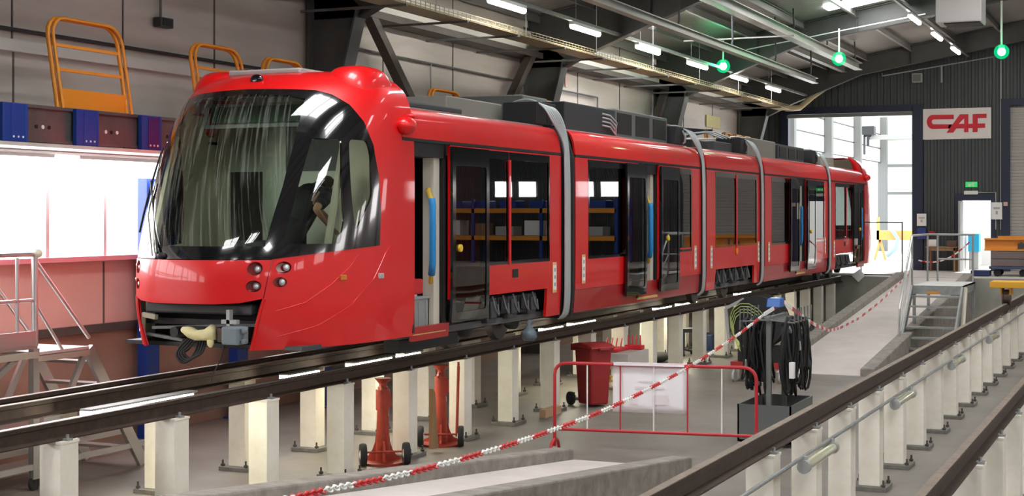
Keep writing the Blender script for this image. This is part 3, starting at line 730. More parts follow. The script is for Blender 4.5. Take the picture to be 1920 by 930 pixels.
for k in range(4):
    a = TXC - .06 + .03 * k
    P_ = [(a + .06, 12.4, .46), (a - .04, 12.36, .36 - .01 * k), (a - .07, 12.33, .27 + .01 * k), (a + .0, 12.32, .20 + .015 * k), (a + .09, 12.32, .22 + .015 * k), (a + .15, 12.35, .32), (a + .15, 12.42, .46)]
    sm = []
    for i in range(len(P_) - 1):
        p0 = Vector(P_[max(i - 1, 0)]); p1 = Vector(P_[i]); p2 = Vector(P_[i + 1]); p3 = Vector(P_[min(i + 2, len(P_) - 1)])
        for q in range(5):
            t = q / 5; sm.append(.5 * ((2 * p1) + (-p0 + p2) * t + (2 * p0 - 5 * p1 + 4 * p2 - p3) * t * t + (-p0 + 3 * p1 - 3 * p2 + p3) * t ** 3))
    MB().tube(sm, .013, 7).build('hanging_hose', BLKR, tram, smooth=True)
MB().tube([(TXC + .42, 12.4, .42), (TXC + .40, 12.35, .25), (TXC + .34, 12.3, .1), (TXC + .30, 12.3, .0)], .006, 6).build('hanging_cable', BLKR, tram)
# nose corners of the skirt: thin red return of the bay edge
for sg in (1, -1):
    path = [S(sg * (.298 + (.37 - .298) * k / 6), .221 * k / 6, .0) for k in range(7)]
    MB().tube(path, .018, 6).build('bay_edge', RED, tram)
# ---- saloon sections
PROF = [(.2, 1.28, .2), (.30, 1.30, .30), (.6, 1.32, .6), (1.0, 1.325, 1.0), (2.2, 1.325, 2.2), (2.5, 1.318, 2.5), (2.7, 1.295, 2.70), (2.82, 1.265, 2.815), (2.90, 1.22, 2.88), (2.98, 1.14, 2.915), (3.2, .92, 2.945), (3.4, .72, 2.96)]
def prof(v):
    for a, b in zip(PROF[:-1], PROF[1:]):
        if v <= b[0]: break
    t = (v - a[0]) / (b[0] - a[0]); return a[1] + (b[1] - a[1]) * t, a[2] + (b[2] - a[2]) * t
def SD(sg, off=0.0):
    def f(y, v):
        x, z = prof(v); return Vector((TXC + sg * (x + off), y, z))
    return f
def rect(a, b, c, d): return [(a, c), (b, c), (b, d), (a, d)]
def window(y0, y1, z0, z1, sg, handle=False):
    panel('window', rnd(rect(y0, y1, z0, z1), .03), [], SD(sg, -.008), (.6, .25), GLS_T, tram, 0)
def frame(y0, y1, z0, z1, sg, w_=.04, off=.004):
    panel('window_frame', rect(y0, y1, z0, z1), [rnd(rect(y0 + w_, y1 - w_, z0 + w_, z1 - w_ * 2.4), .04)], SD(sg, off), (.6, .25), BLK, tram, .03)
def doorleaf(y0, y1, sg, z0=.42, z1=2.50, button=None, off=.07):
    w_ = .085
    f = panel('door_leaf', rect(y0, y1, z0, z1), [rnd(rect(y0 + w_, y1 - w_, z0 + .12, z1 - .22), .05)], SD(sg, off), (.5, .25), BLK, tram, .035)
    panel('door_glass', rnd(rect(y0 + w_, y1 - w_, z0 + .12, z1 - .22), .05), [], SD(sg, off - .01), (.5, .25), GLS_T, f, 0)
    if button:
        MB().cyl((TXC + sg * 1.38, button, 1.30), (TXC + sg * 1.408, button, 1.30), .045, 16).build('door_button', mat('button_yellow', (.85, .55, .03), .4), f)
def doorway(y0, y1, sg, jamb=True, near=True):
    # inner portal of a doorway
    MB().bx(TXC + sg * 1.12, TXC + sg * 1.30, y0, y1, .33, .37).build('door_step', mat('step_yellow', (.62, .45, .14), .6), tram)
    MB().bx(TXC + sg * 1.02, TXC + sg * 1.29, y0, y1, 2.36, 2.53).build('door_gear', BLKM, tram)
    MB().bx(TXC + sg * 1.24, TXC + sg * 1.31, y0 - .03, y0 + .015, .36, 2.53).build('door_seal', BLKM, tram)
    MB().bx(TXC + sg * 1.20, TXC + sg * 1.29, y1 - .02, y1 + .02, .36, 2.53).build('door_seal', BLKM, tram)
    if jamb:
        yj = y1 - .20
        MB().bx(TXC + sg * 1.10, TXC + sg * 1.24, yj, y1 - .05, .40, 2.36).build('door_post', mat('jamb_beige', (.66, .62, .52), .6), tram)
        h = MB().tube([(TXC + sg * 1.17, yj + .03, 2.0), (TXC + sg * 1.20, yj - .06, 1.97), (TXC + sg * 1.29, yj - .12, 1.85), (TXC + sg * 1.29, yj - .12, 1.1), (TXC + sg * 1.24, yj - .06, .98), (TXC + sg * 1.17, yj + .06, .86)], .028, 10).build('grab_rail', mat('wrap_yellow', (.72, .47, .05), .5), tram, smooth=True)
        MB().tube([(TXC + sg * 1.275, yj - .11, 1.88), (TXC + sg * 1.29, yj - .12, 1.80), (TXC + sg * 1.29, yj - .12, 1.12), (TXC + sg * 1.25, yj - .07, 1.0)], .042, 10).build('blue_wrap', mat('wrap_blue', (.02, .26, .62), .5), h, smooth=True)
LINE = mat('inner_lining', (.22, .22, .20), .6)
def body(poly, holes, sg, m=RED, name='side_panel', off=0.0, th=.04):
    return panel(name, poly, holes, SD(sg, off), (.5, .2), m, tram, th, lining=LINE)
def cantrail(y0, y1, sg):
    panel('cantrail', rect(y0, y1, 2.56, 3.2), [], SD(sg, .008), (.8, .08), RED, tram, .03)
    MB().bx(TXC + sg * 1.27, TXC + sg * 1.322, y0, y1, 2.525, 2.558).build('gutter_seal', BLKM, tram)
def decal(y, z, sg):
    d = MB().bx(TXC + sg * 1.328, TXC + sg * 1.334, y - .07, y + .07, z, z + .42).build('notice_plate', mat('notice_orange', (.85, .42, .2), .5), tram)
    MB().bx(TXC + sg * 1.334, TXC + sg * 1.337, y - .055, y + .055, z + .04, z + .38).build('notice_sheet', WHITE, d)
    for k in range(3):
        MB().bx(TXC + sg * 1.337, TXC + sg * 1.339, y - .03, y + .03, z + .09 + .1 * k, z + .14 + .1 * k).build('notice_mark', LGREY, d)
def roofdeck(y0, y1):
    MB().bx(TXC - 1.05, TXC + 1.05, y0, y1, 2.90, 2.945).build('roof_deck', mat('roof_deck_grey', (.28, .28, .27), .6), tram)
    MB().bx(TXC - 1.15, TXC + 1.15, y0, y1, ZFL - .08, ZFL).build('floor_deck', mat('floor_vinyl', (.12, .12, .12), .6), tram)
    MB().bx(TXC - 1.15, TXC + 1.15, y0, y1, 2.55, 2.6).build('inner_ceiling', mat('inner_ceiling', (.4, .4, .38), .6), tram)
def seats(y0, y1):
    y = y0
    while y < y1 - .5:
        for x in (-.98, -.52, .52, .98):
            MB().bx(TXC + x - .2, TXC + x + .2, y, y + .42, .78, .85).bx(TXC + x - .2, TXC + x + .2, y + .38, y + .44, .85, 1.55).bx(TXC + x - .15, TXC + x + .15, y + .1, y + .3, ZFL, .78).build('passenger_seat', mat('seat_grey_blue', (.05, .07, .11), .8), tram, bevel=.02)
        y += .85
def bogie(y0, y1):
    b = MB().bx(TXC - 1.12, TXC - 1.0, y0 + .1, y1 - .1, .36, .52).bx(TXC + 1.0, TXC + 1.12, y0 + .1, y1 - .1, .36, .52).bx(TXC - 1.0, TXC + 1.0, (y0 + y1) / 2 - .2, (y0 + y1) / 2 + .2, .3, .55).build('bogie_frame', DGREY, tram, bevel=.03)
    for yy in (y0 + .32, y1 - .32):
        for sg in (1, -1):
            xx = TXC + sg * .745
            MB().lathe([(.27, -.06), (.30, -.05), (.29, .05), (.12, .06), (.12, .09), (.04, .10)] if sg > 0 else [(.04, -.10), (.12, -.09), (.12, -.06), (.29, -.05), (.30, .05), (.27, .06)], (xx, yy, .30), 24, 'x').build('wheel', mat('wheel_steel', (.10, .095, .09), .45, metal=.7), b, smooth=40)
            MB().lathe([(.14, .0), (.15, .02), (.15, .12), (.08, .15)] if sg > 0 else [(.08, -.15), (.15, -.12), (.15, -.02), (.14, 0)], (TXC + sg * .9, yy, .30), 16, 'x').build('axle_box', BLKM, b, smooth=40)
    n = 6
    for k in range(n):
        yy = y0 + .25 + (y1 - y0 - .5) * k / (n - 1)
        for sg in (1, -1):
            hh = (.24, .3, .2, .28, .22, .26)[k]
            MB().bx(TXC + sg * 1.02, TXC + sg * 1.24, yy - .15, yy + .13, .62 - hh, .64).bx(TXC + sg * 1.24, TXC + sg * 1.27, yy - .1, yy + .08, .62 - hh * .8, .60).build('equipment_box', [BLKM, DGREY][k % 2], b, bevel=.015)
            MB().tube([(TXC + sg * 1.26, yy - .05, .66), (TXC + sg * 1.28, yy, .5), (TXC + sg * 1.27, yy + .12, .42), (TXC + sg * 1.24, yy + .16, .55)], .012, 6).build('brake_hose', mat('hose_grey', (.2, .2, .2), .5), b)
def gangway(y0, y1, cables=True):
    mb = MB(); n = 5
    P = [(-1.28, .25), (1.28, .25), (1.315, .6), (1.315, 2.5), (1.2, 2.89), (-1.2, 2.89), (-1.315, 2.5), (-1.315, .6)]
    for k in range(n):
        a = y0 + (y1 - y0) * (k + .1) / n; b = y0 + (y1 - y0) * (k + .9) / n
        mb.prism([(TXC + p[0], p[1]) for p in P], 'y', a, b)
    mb.prism([(TXC + p[0] * .96, .3 + (p[1] - .3) * .98) for p in P], 'y', y0, y1)
    mb.build('gangway_bellows', BLKR, tram)
def hoses(y, n, dy=.045):
    for k in range(n):
        yy = y + dy * k - .16 + .12 * k / n * 2; zt = 3.30 - .012 * k
        yb = y + .10 + dy * .82 * k
        pts = [(TXC + .55, yy, 3.12), (TXC + .68, yy, 3.26), (TXC + .84, yy, zt), (TXC + 1.0, yy, zt - .02), (TXC + 1.16, yy, 3.18), (TXC + 1.27, yy + .02, 3.0), (TXC + 1.34, yb, 2.7), (TXC + 1.365, yb, 2.3), (TXC + 1.37, yb, 1.6), (TXC + 1.37, yb, 1.0), (TXC + 1.365, yb, .5), (TXC + 1.33, yb, .30), (TXC + 1.24, yb, .23)]
        sm = []
        for i in range(len(pts) - 1):
            p0 = Vector(pts[max(i - 1, 0)]); p1 = Vector(pts[i]); p2 = Vector(pts[i + 1]); p3 = Vector(pts[min(i + 2, len(pts) - 1)])
            for q in range(4):
                t = q / 4; sm.append(.5 * ((2 * p1) + (-p0 + p2) * t + (2 * p0 - 5 * p1 + 4 * p2 - p3) * t * t + (-p0 + 3 * p1 - 3 * p2 + p3) * t ** 3))
        MB().tube(sm, dy * .42, 7).build('corrugated_hose', CABLEG, tram, smooth=True)
def gang_box(y, sz=.5):
    b = MB().bx(TXC + .55, TXC + 1.08, y - sz, y - .08, 2.95, 3.27).build('junction_box', BLKM, tram, bevel=.015)
    MB().bx(TXC + 1.08, TXC + 1.085, y - sz * .55, y - .12, 2.98, 3.22).build('box_recess', BLKR, b)
    MB().tube([(TXC + 1.1, y - .3, 3.2), (TXC + 1.14, y - .26, 3.1), (TXC + 1.12, y - .22, 3.0), (TXC + 1.05, y - .2, 2.96)], .018, 6).build('box_cable', CABLEG, b)
ONE = 1
# section 1 (behind the front cab)
def end_section(m):       # m maps a Y of the front section to the wanted end
    def R(a, b): return (a, b) if m(a) < m(b) else (b, a)
    f = lambda y: m(y)
    for sg in (1, -1):
        def rc(a, b, c, d):
            a2, b2 = sorted((m(a), m(b))); return rect(a2, b2, c, d)
        # side skin with cut-outs for doorway, windows and bogie
        y_end = 19.12
        pol = [(f(15.66), .69 + .0), (f(18.62), .69), (f(18.62), .30), (f(y_end), .30), (f(y_end), 2.52), (f(15.66), 2.52)]
        body(pol, [rc(16.5, 17.30, 1.10, 2.47), rc(17.38, 18.66, 1.10, 2.47)], sg)
        window(*sorted((m(16.5), m(17.30))), 1.10, 2.47, sg); window(*sorted((m(17.38), m(18.66))), 1.10, 2.47, sg)
        frame(*sorted((m(16.46), m(17.34))), 1.06, 2.5, sg); frame(*sorted((m(17.36), m(18.70))), 1.06, 2.5, sg)
        MB().bx(TXC + sg * 1.325, TXC + sg * 1.34, *sorted((m(17.325), m(17.38))), 1.05, 2.40).build('window_bar', RED, tram)
        cantrail(*sorted((m(14.48), m(19.12))), sg)
        doorleaf(*sorted((m(15.58), m(16.60))), sg, button=m(15.78))
        a, b = sorted((m(14.76), m(15.58)))
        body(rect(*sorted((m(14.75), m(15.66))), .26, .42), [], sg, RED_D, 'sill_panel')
        doorway(a, b, sg)
        decal(m(18.86), .62, sg)
        MB().bx(TXC + sg * 1.326, TXC + sg * 1.332, *sorted((m(17.45), m(17.62))), .88, .99).build('socket_cover', BLKM, tram)
    a, b = sorted((m(14.66), m(19.12))); roofdeck(a, b)
    bogie(*sorted((m(16.45), m(18.55))))
end_section(lambda y: y)
end_section(lambda y: YMIR - y)
gangway(19.12, 19.66); gang_box(yat(1040, -8.1), .75); hoses(19.06, 6, .038)
# sections 2 and 4
def mid_section(y0, y1, win, leaf1, open_, leaf2, win2):
    for sg in (1, -1):
        pol = rect(y0, y1, .62, 2.52)
        hz = [rect(win[0], win[1], 1.08, 2.47), rect(win2[0], win2[1], 1.12, 2.47)]
        body([(y0, .62), (open_[0], .62), (open_[0], 2.52), (y0, 2.52)], [hz[0]], sg)
        body([(open_[1], .62), (y1, .62), (y1, 2.52), (open_[1], 2.52)], [hz[1]], sg)
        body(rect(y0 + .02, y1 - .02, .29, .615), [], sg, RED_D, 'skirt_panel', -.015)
        for q in (win, win2): window(q[0], q[1], 1.10, 2.47, sg); frame(q[0] - .04, q[1] + .04, 1.05, 2.5, sg)
        doorleaf(leaf1[0], leaf1[1], sg); doorleaf(leaf2[0], leaf2[1], sg, button=leaf2[0] + .35)
        doorway(open_[0], open_[1], sg)
        cantrail(y0, y1, sg)
        decal(y0 + .3, .70, sg); decal(y1 - .35, .72, sg)
        if sg > 0: decal(y0 + .25, 2.62 - .0, sg) if False else None
    roofdeck(y0, y1); seats(y0 + .3, open_[0] - .3); seats(open_[1] + .5, y1 - .1)
mid_section(19.66, 25.80, (20.2, 21.9), (21.68, 22.62), (22.4, 23.42), (23.36, 24.34), (24.0, 25.2))
gangway(25.80, 26.18); gang_box(25.72, .6); hoses(25.70, 5, .034)
# section 3
for sg in (1, -1):
    body([(26.18, .30), (26.72, .30), (26.78, .67), (29.55, .67), (29.6, .30), (29.98, .30), (29.98, 2.52), (26.18, 2.52)], [rect(26.77, 28.14, 1.12, 2.47), rect(28.24, 29.72, 1.12, 2.47)], sg)
    window(26.77, 28.14, 1.12, 2.47, sg); window(28.24, 29.72, 1.12, 2.47, sg); frame(26.74, 28.18, 1.08, 2.5, sg); frame(28.2, 29.74, 1.08, 2.5, sg)
    MB().bx(TXC + sg * 1.325, TXC + sg * 1.34, 28.155, 28.225, 1.05, 2.47).build('window_bar', RED, tram)
    cantrail(26.18, 29.98, sg); decal(26.45, .70, sg); decal(29.85, .72, sg)
    MB().ball((TXC + sg * 1.335, 28.2, .98), (.02, .06, .07)).build('side_lamp', mat('orange_tag', (.85, .3, .01), .5), tram, smooth=True)
roofdeck(26.18, 29.98); bogie(26.85, 29.5); seats(26.5, 29.5)
gangway(29.98, 30.41); gang_box(30.0, .6); hoses(29.88, 5, .034)
mid_section(30.41, 36.59, (31.0, 32.5), (32.45, 33.3), (33.3, 34.2), (34.1, 34.98), (35.0, 36.1))
gangway(36.59, 37.03); gang_box(36.6, .6); hoses(36.48, 5, .034)
# roof equipment
def rbox(name, y0, y1, z1, m, x0=-.95, x1=.95, z0=2.945, bev=.02, vents=0):
    b = MB().bx(TXC + x0, TXC + x1, y0, y1, z0, z1).build(name, m, tram, bevel=bev)
    for k in range(vents):
        yy = y0 + (y1 - y0) * (k + .5) / vents
        MB().bx(TXC + x1, TXC + x1 + .012, yy - (y1 - y0) / vents * .38, yy + (y1 - y0) / vents * .38, z0 + .06, z1 - .06).build('vent_grille', BLKM, b)
    return b
RG = mat('roof_unit_grey', (.13, .14, .13), .5); RG2 = mat('roof_unit_beige_grey', (.24, .23, .2), .5)
rbox('roof_rail', 14.8, 16.6, 3.02, DGREY, .80, 1.02)
rbox('roof_rail', 14.8, 16.6, 3.02, DGREY, -1.02, -.80)
rbox('hatch_panel', 13.9, 14.7, 3.32, mat('hatch_grey', (.35, .35, .33), .5), -.6, .35, 3.25)
rbox('roof_unit', 17.3, 19.05, 3.26, RG2, -.95, .45)
rbox('roof_unit', 19.4, 20.3, 3.42, RG, -.9, .62)
rbox('brake_resistor', 20.05, 22.2, 3.36, mat('resistor_black', (.022, .024, .028), .5), -.9, 1.0)
for k in range(4):
    MB().tube([(TXC + 1.0, 21.6, 3.27 - .06 * k), (TXC + 1.06, 21.8, 3.25 - .06 * k), (TXC + 1.06, 22.1 - .05 * k, 3.15 - .05 * k), (TXC + 1.02, 22.15, 2.97)], .014, 6).build('roof_cable', CABLEG, tram)
rbox('air_conditioner', 22.3, 25.0, 3.40, RG, -.9, .95, vents=3)
rbox('roof_unit', 25.0, 25.6, 3.30, DGREY, -.9, .9)
pg = MB()
pg.bar((TXC - .5, 26.5, 3.1), (TXC - .5, 29.0, 3.38), .05, .05).bar((TXC + .5, 26.5, 3.1), (TXC + .5, 29.0, 3.38), .05, .05).bar((TXC - .6, 29.0, 3.40), (TXC + .6, 29.0, 3.40), .05, .05).bar((TXC - .4, 26.4, 3.42), (TXC + .4, 29.3, 3.42), .04, .04).bx(TXC - .7, TXC + .7, 26.3, 29.4, 2.96, 3.02)
pg.build('pantograph', BLKM, tram)
for k in range(3): MB().tube([(TXC + .3 + .1 * k, 28.0, 3.30), (TXC + .5 + .1 * k, 28.8, 3.36), (TXC + .7 + .08 * k, 29.4, 3.25), (TXC + .8, 29.7, 3.0)], .016, 6).build('roof_cable', CABLEG, tram)
rbox('roof_unit', 26.4, 27.4, 3.10, BLKM, .3, .98); rbox('roof_unit', 27.9, 29.2, 3.14, DGREY, .2, .95)
rbox('roof_unit', 30.6, 33.0, 3.34, RG2, -.9, .9); rbox('battery_box', 33.05, 35.6, 3.30, DGREY, -.9, .95, vents=3)
rbox('roof_unit', 37.4, 38.6, 3.20, RG2, -.8, .7); rbox('roof_unit', 38.8, 41.2, 3.26, mat('roof_unit_pale', (.4, .38, .33), .6), -.8, .5)
# cables and clutter under section 1 front
MB().bx(TXC + .9, TXC + 1.1, 14.8, 16.3, .12, .26).build('underfloor_duct', BLKM, tram)
MB().bx(TXC - 1.0, TXC + 1.0, 12.9, 41.0 + 2.2, .30, .34).build('underframe', BLKM, tram)
# plastic bag hanging from a hose
tag(MB().lathe([(.02, .28), (.035, .24), (.02, .21), (.09, .12), (.11, .05), (.07, 0)], (TXC + 1.30, 18.05, .02), 12).build('plastic_bag', mat('blue_grey_plastic', (.12, .16, .2), .35), smooth=True), 'small blue-grey plastic bag tied under the tram behind its first door', 'bag')
# loose things in the first doorway
def crate(x, y, z):
    r = thing('storage_crate', (x, y, z), 'grey plastic storage crate standing in the open first doorway of the tram', 'crate')
    m = mat('crate_grey', (.27, .29, .29), .6)
    mb = MB(); a, b, h = .22, .26, .36
    mb.bx(-a, a, -b, b, 0, .02).bx(-a, -a + .02, -b, b, 0, h).bx(a - .02, a, -b, b, 0, h).bx(-a, a, -b, -b + .02, 0, h).bx(-a, a, b - .02, b, 0, h)
    mb.build('crate_body', m, r, local=True)
    MB().bx(-a - .015, a + .015, -b - .015, b + .015, h, h + .03).build('crate_lid', m, r, local=True, bevel=.008)
    for yy in (-.17, 0, .17): MB().bx(a, a + .008, yy - .01, yy + .01, .02, h - .03).build('crate_rib', m, r, local=True)
crate(TXC + .98, 15.08, ZFL)
tag(MB().bx(TXC + .75, TXC + 1.15, 14.84, 15.3, .775, .95).build('tool_box', RPLAST, bevel=.02), 'red toolbox on top of the grey crate in the first doorway', 'box')
tag(MB().bx(TXC + .80, TXC + 1.12, 14.86, 15.2, .752, .772).build('paper_sheet', WHITE), 'white sheet lying on the grey crate in the first doorway', 'paper')
tag(MB().ball((TXC + .95, 15.02, 1.16), (.14, .13, .21), 10, 7).build('wrapped_bundle', mat('clear_wrap', (.55, .56, .56), .2, bump=1.0, bscale=30)), 'bundle in crinkled clear plastic above the red toolbox in the first doorway', 'bundle')
tag(MB().ball((TXC + .95, 22.9, .75), (.2, .22, .39), 10, 7).build('wrapped_bundle', mat('clear_wrap')if False else MATS['clear_wrap']), 'bundle in crinkled clear plastic on the floor of the second doorway', 'bundle')
# ------------------------------------------------------------------ person bending in the cab
def at(px, py, X):
    a = (px - 960) / F_PX; b = (HY - py) / F_PX; c, s_ = math.cos(TH), math.sin(TH)
    t = X / (a * c - s_)
    return Vector((X, t * (a * s_ + c), CAMH + t * b))
def person():
    SKIN = mat('skin', (.50, .27, .17), .55); SHIRT = mat('black_tshirt', (.012, .012, .014), .8); TRO = mat('dark_trousers', (.03, .035, .05), .8); HAIR = mat('hair_brown', (.05, .028, .015), .8)
    X = -8.62
    r = thing('person', (X, 13.75, ZFL), 'person in black T-shirt and glasses bending forward inside the front cab of the tram', 'person')
    head = at(614, 352, X); hipz = 1.28
    hip = Vector((X - .12, at(545, 400, X).y - .02, hipz)); chest = at(580, 372, X - .05); neck = at(598, 352, X)
    V = []; E_ = []; Rr = []; MI = []
    def pt(p, ra): V.append(Vector(p)); Rr.append(ra); return len(V) - 1
    def lk(a, b): E_.append((a, b))
    p = pt(hip, (.15, .13)); sp = pt(hip.lerp(chest, .5), (.14, .125)); c = pt(chest, (.165, .13)); n = pt(neck, (.062, .062)); h0 = pt(neck.lerp(head, .5), (.06, .06))
    lk(p, sp); lk(sp, c); lk(c, n); lk(n, h0)
    feet = [Vector((X - .2, hip.y - .12, ZFL + .04)), Vector((X + .05, hip.y + .12, ZFL + .04))]
    for i, (sx, ft) in enumerate(((-.1, feet[0]), (.1, feet[1]))):
        a = pt(hip + Vector((sx, 0, -.10)), (.10, .10)); k = pt((ft.x, ft.y + .03, .86), (.065, .065)); an = pt((ft.x, ft.y, ZFL + .1), (.042, .042)); to = pt((ft.x, ft.y + .17, ZFL + .045), (.045, .035))
        lk(p, a); lk(a, k); lk(k, an); lk(an, to)
    def arm(sx, el, wr, hand):
        sh = pt(chest.lerp(neck, .35) + Vector((sx, 0, -.01)), (.068, .068)); e = pt(el, (.044, .044)); w_ = pt(wr, (.028, .028)); hd = pt(hand, (.036, .02))
        lk(c, sh); lk(sh, e); lk(e, w_); lk(w_, hd)
        base = Vector(hand); d = (base - Vector(wr)).normalized(); side = d.cross(Vector((1, 0, 0))).normalized()
        for q, L in enumerate((.065, .078, .072, .055)):
            o_ = Vector((1, 0, 0)) * (q - 1.5) * .019
            f0 = pt(base + o_ + d * .03, (.009, .009)); f1 = pt(base + o_ * 1.15 + d * (.03 + L * .55) - Vector((0, 0, .006)), (.008, .008)); f2 = pt(base + o_ * 1.2 + d * (.03 + L) - Vector((0, 0, .022)), (.007, .007))
            lk(hd, f0); lk(f0, f1); lk(f1, f2)
        t0 = pt(base + Vector((-.035 if sx > 0 else .035, 0, 0)) + d * .0, (.011, .011)); t1 = pt(base + Vector((-.055 if sx > 0 else .055, 0, -.01)) + d * .035, (.009, .009)); lk(w_, t0); lk(t0, t1)
    arm(.19, at(592, 392, X + .2), at(612, 418, X + .2), at(625, 430, X + .18))
    arm(-.19, at(602, 398, X - .25), at(628, 425, X - .2), at(640, 436, X - .16))
    me = bpy.data.meshes.new('body'); me.from_pydata([v - r.location for v in V], E_, []); o = bpy.data.objects.new('body', me); COL.objects.link(o); o.parent = r
    md = o.modifiers.new('skin', 'SKIN'); md.use_smooth_shade = True
    for i, ra in enumerate(Rr): me.skin_vertices[0].data[i].radius = ra
    me.skin_vertices[0].data[0].use_root = True
    o.modifiers.new('sub', 'SUBSURF').levels = 2; o.modifiers['sub'].render_levels = 2
    me.materials.append(SKIN)
    # shirt and trousers follow the body
    def shell(name, chain, m):
        MB_ = MB()
        for a, b in chain:
            MB_.tube([a[0], a[0].lerp(b[0], .5), b[0]], .1, 14, rad=[a[1], (a[1] + b[1]) / 2, b[1]])
            MB_.ball(a[0], a[1], 14, 8); MB_.ball(b[0], b[1], 14, 8)
        return MB_.build(name, m, r, smooth=True)
    shp = chest.lerp(neck, .35)
    shell('t_shirt', [((hip, .165), (hip.lerp(chest, .5), .155)), ((hip.lerp(chest, .5), .155), (chest, .17)), ((chest, .17), (neck, .08)), ((shp + Vector((.18, 0, -.01)), .085), (shp.lerp(at(592, 392, X + .2), .62) + Vector((.08, 0, 0)), .07)), ((shp + Vector((-.18, 0, -.01)), .085), (shp.lerp(at(602, 398, X - .25), .62) + Vector((-.08, 0, 0)), .07)), ((shp + Vector((-.18, 0, 0)), .09), (shp + Vector((.18, 0, 0)), .09))], SHIRT)
    shell('trousers', [((hip + Vector((-.08, 0, -.06)), .125), (Vector((feet[0].x, feet[0].y + .03, .86)), .08)), ((Vector((feet[0].x, feet[0].y + .03, .86)), .08), (feet[0] + Vector((0, 0, .08)), .062)), ((hip + Vector((.08, 0, -.06)), .125), (Vector((feet[1].x, feet[1].y + .03, .86)), .08)), ((Vector((feet[1].x, feet[1].y + .03, .86)), .08), (feet[1] + Vector((0, 0, .08)), .062))], TRO)
    # head looking down and to the right: local axes f = face, u = up
    f = Vector((.15, .72, -.62)).normalized(); u = Vector((0, .62, .78)); u = (u - f * u.dot(f)).normalized(); s_ = f.cross(u)
    n_, m_ = 20, 14; vs = []
    for j in range(m_ + 1):
        t = PI * j / m_
        for i in range(n_):
            ph = 2 * PI * i / n_
            a, b, c_ = math.sin(t) * math.cos(ph), math.sin(t) * math.sin(ph), math.cos(t)
            w0 = .078 * (1 - .22 * max(0, -c_)); d0 = .098 * (1 - .12 * max(0, -c_))
            q = s_ * a * w0 + f * b * d0 + u * c_ * .118
            if b > .9 and -.35 < c_ < .12: q += f * .020 * (1 - abs(c_ + .12) * 3)
            if b > .55 and abs(c_) < .22 and .25 < abs(a) < .6: q -= f * .007
            if b > .5 and c_ < -.75: q += f * .012
            vs.append(head + q)
    hd = MB().add(vs, [(j * n_ + i, j * n_ + (i + 1) % n_, (j + 1) * n_ + (i + 1) % n_, (j + 1) * n_ + i) for j in range(m_) for i in range(n_)]).build('head', SKIN, r, smooth=True)
    MB().ball(head - f * .018 + u * .022, (.088, .10, .108), 16, 10).build('hair', HAIR, hd, smooth=True)
    for e in (-1, 1):
        MB().ball(head + s_ * e * .078 - u * .01, (.014, .022, .03), 8, 6).build('ear', SKIN, hd, smooth=True)
        MB().ball(head + s_ * e * .03 + f * .088 + u * .01, .011, 8, 6).build('eye', WHITE, hd, smooth=True)
        cen = head + s_ * e * .033 + f * .102 + u * .008
        MB().tube([cen + s_ * .024 * math.cos(k * PI / 6) + u * .018 * math.sin(k * PI / 6) for k in range(12)], .0025, 5, closed=True).bar(cen + s_ * e * .024, head + s_ * e * .078 + u * .008, .003, .003).build('glasses_rim', BLKM, hd)
    MB().bar(head + f * .09 - u * .052 - s_ * .022, head + f * .09 - u * .052 + s_ * .022, .006, .008).build('mouth', mat('lips', (.35, .12, .1), .5), hd)
person()
# ------------------------------------------------------------------ left side: rack beam, walkway, blue posts, yellow guards
BX = -11.35
def beam():
    r = thing('walkway_beam', (BX, 14, 2.43), 'long grey perforated beam with blue brackets above the bright windows', 'beam')
    MB().bx(BX - .05, BX, -6, 19.3, 2.50, 2.88).bx(BX, BX + .03, -6, 19.3, 2.86, 2.89).bx(BX, BX + .03, -6, 19.3, 2.49, 2.52).build('beam_web', mat('beam_grey', (.20, .20, .20), .35, metal=.6, var=.3, vscale=3), r)
    MB().bx(BX - 1.0, BX, -6, 19.3, 2.86, 2.90).build('walkway_deck', MGREY, r)
    MB().bx(BX - 1.0, BX + .10, -6, 19.3, 2.435, 2.475).build('lower_flange', mat('pale_flange', (.6, .58, .52), .5), r)
    k = 0
    for y in [12.19 + 1.15 * q for q in range(-6, 7)]:
        m = PURP if abs(y - 14.49) < .2 else BLUE
        b = MB().bx(BX + .03, BX + .09, y - .17, y + .17, 2.47, 2.89).bx(BX + .08, BX + .10, y + .16, y + .2, 2.47, 2.89).build('blue_bracket', BLUE, r, bevel=.01)
        MB().bx(BX + .09, BX + .095, y - .05, y + .165, 2.49, 2.87).build('bracket_face', m, b)
        for j in range(3): MB().cyl((BX + .095, y - .02 + .07 * j, 2.53), (BX + .104, y - .02 + .07 * j, 2.53), .012, 8).build('bracket_bolt', WHITE, b)
    for y in [12.62 + 1.15 * q for q in range(-3, 6)]:
        for j in range(3):
            MB().cyl((BX + .0, y + .1 * j, 2.66), (BX + .008, y + .1 * j, 2.66), .022, 10).build('beam_hole', [BLKM, WPLAST][(j + int(y)) % 2], r)
    mb = MB()
    for q in range(5): mb.bx(BX - .15 - .16 * q, BX - .12 - .16 * q, -6, 19.3, 2.40, 2.42)
    mb.build('cable_wire', LGREY, r)
beam()
for k, y in enumerate([15.65, 17.68, 19.2]):
    if y > 19.4: z1 = 2.4
    else: z1 = 2.43
    txt = ['blue steel post standing against the windows just left of the tram nose', 'blue steel post seen below the tram coupler, in front of the wall', 'blue steel post behind the cream posts, left of the first red jack'][k] if k < 3 else None
    if txt is None: continue
    bx_ = -12.2 if k < 2 else -11.72
    r = thing('blue_post', (bx_, y, ZF), txt, 'post', 'blue posts along the wall')
    MB().bx(bx_ - .08, bx_ + .08, y - .13, y + .13, ZF + .02, z1).build('post_body', BLUE, r, bevel=.008)
    MB().bx(bx_ - .13, bx_ + .15, y - .18, y + .18, ZF, ZF + .02).build('base_plate', BLUE, r)
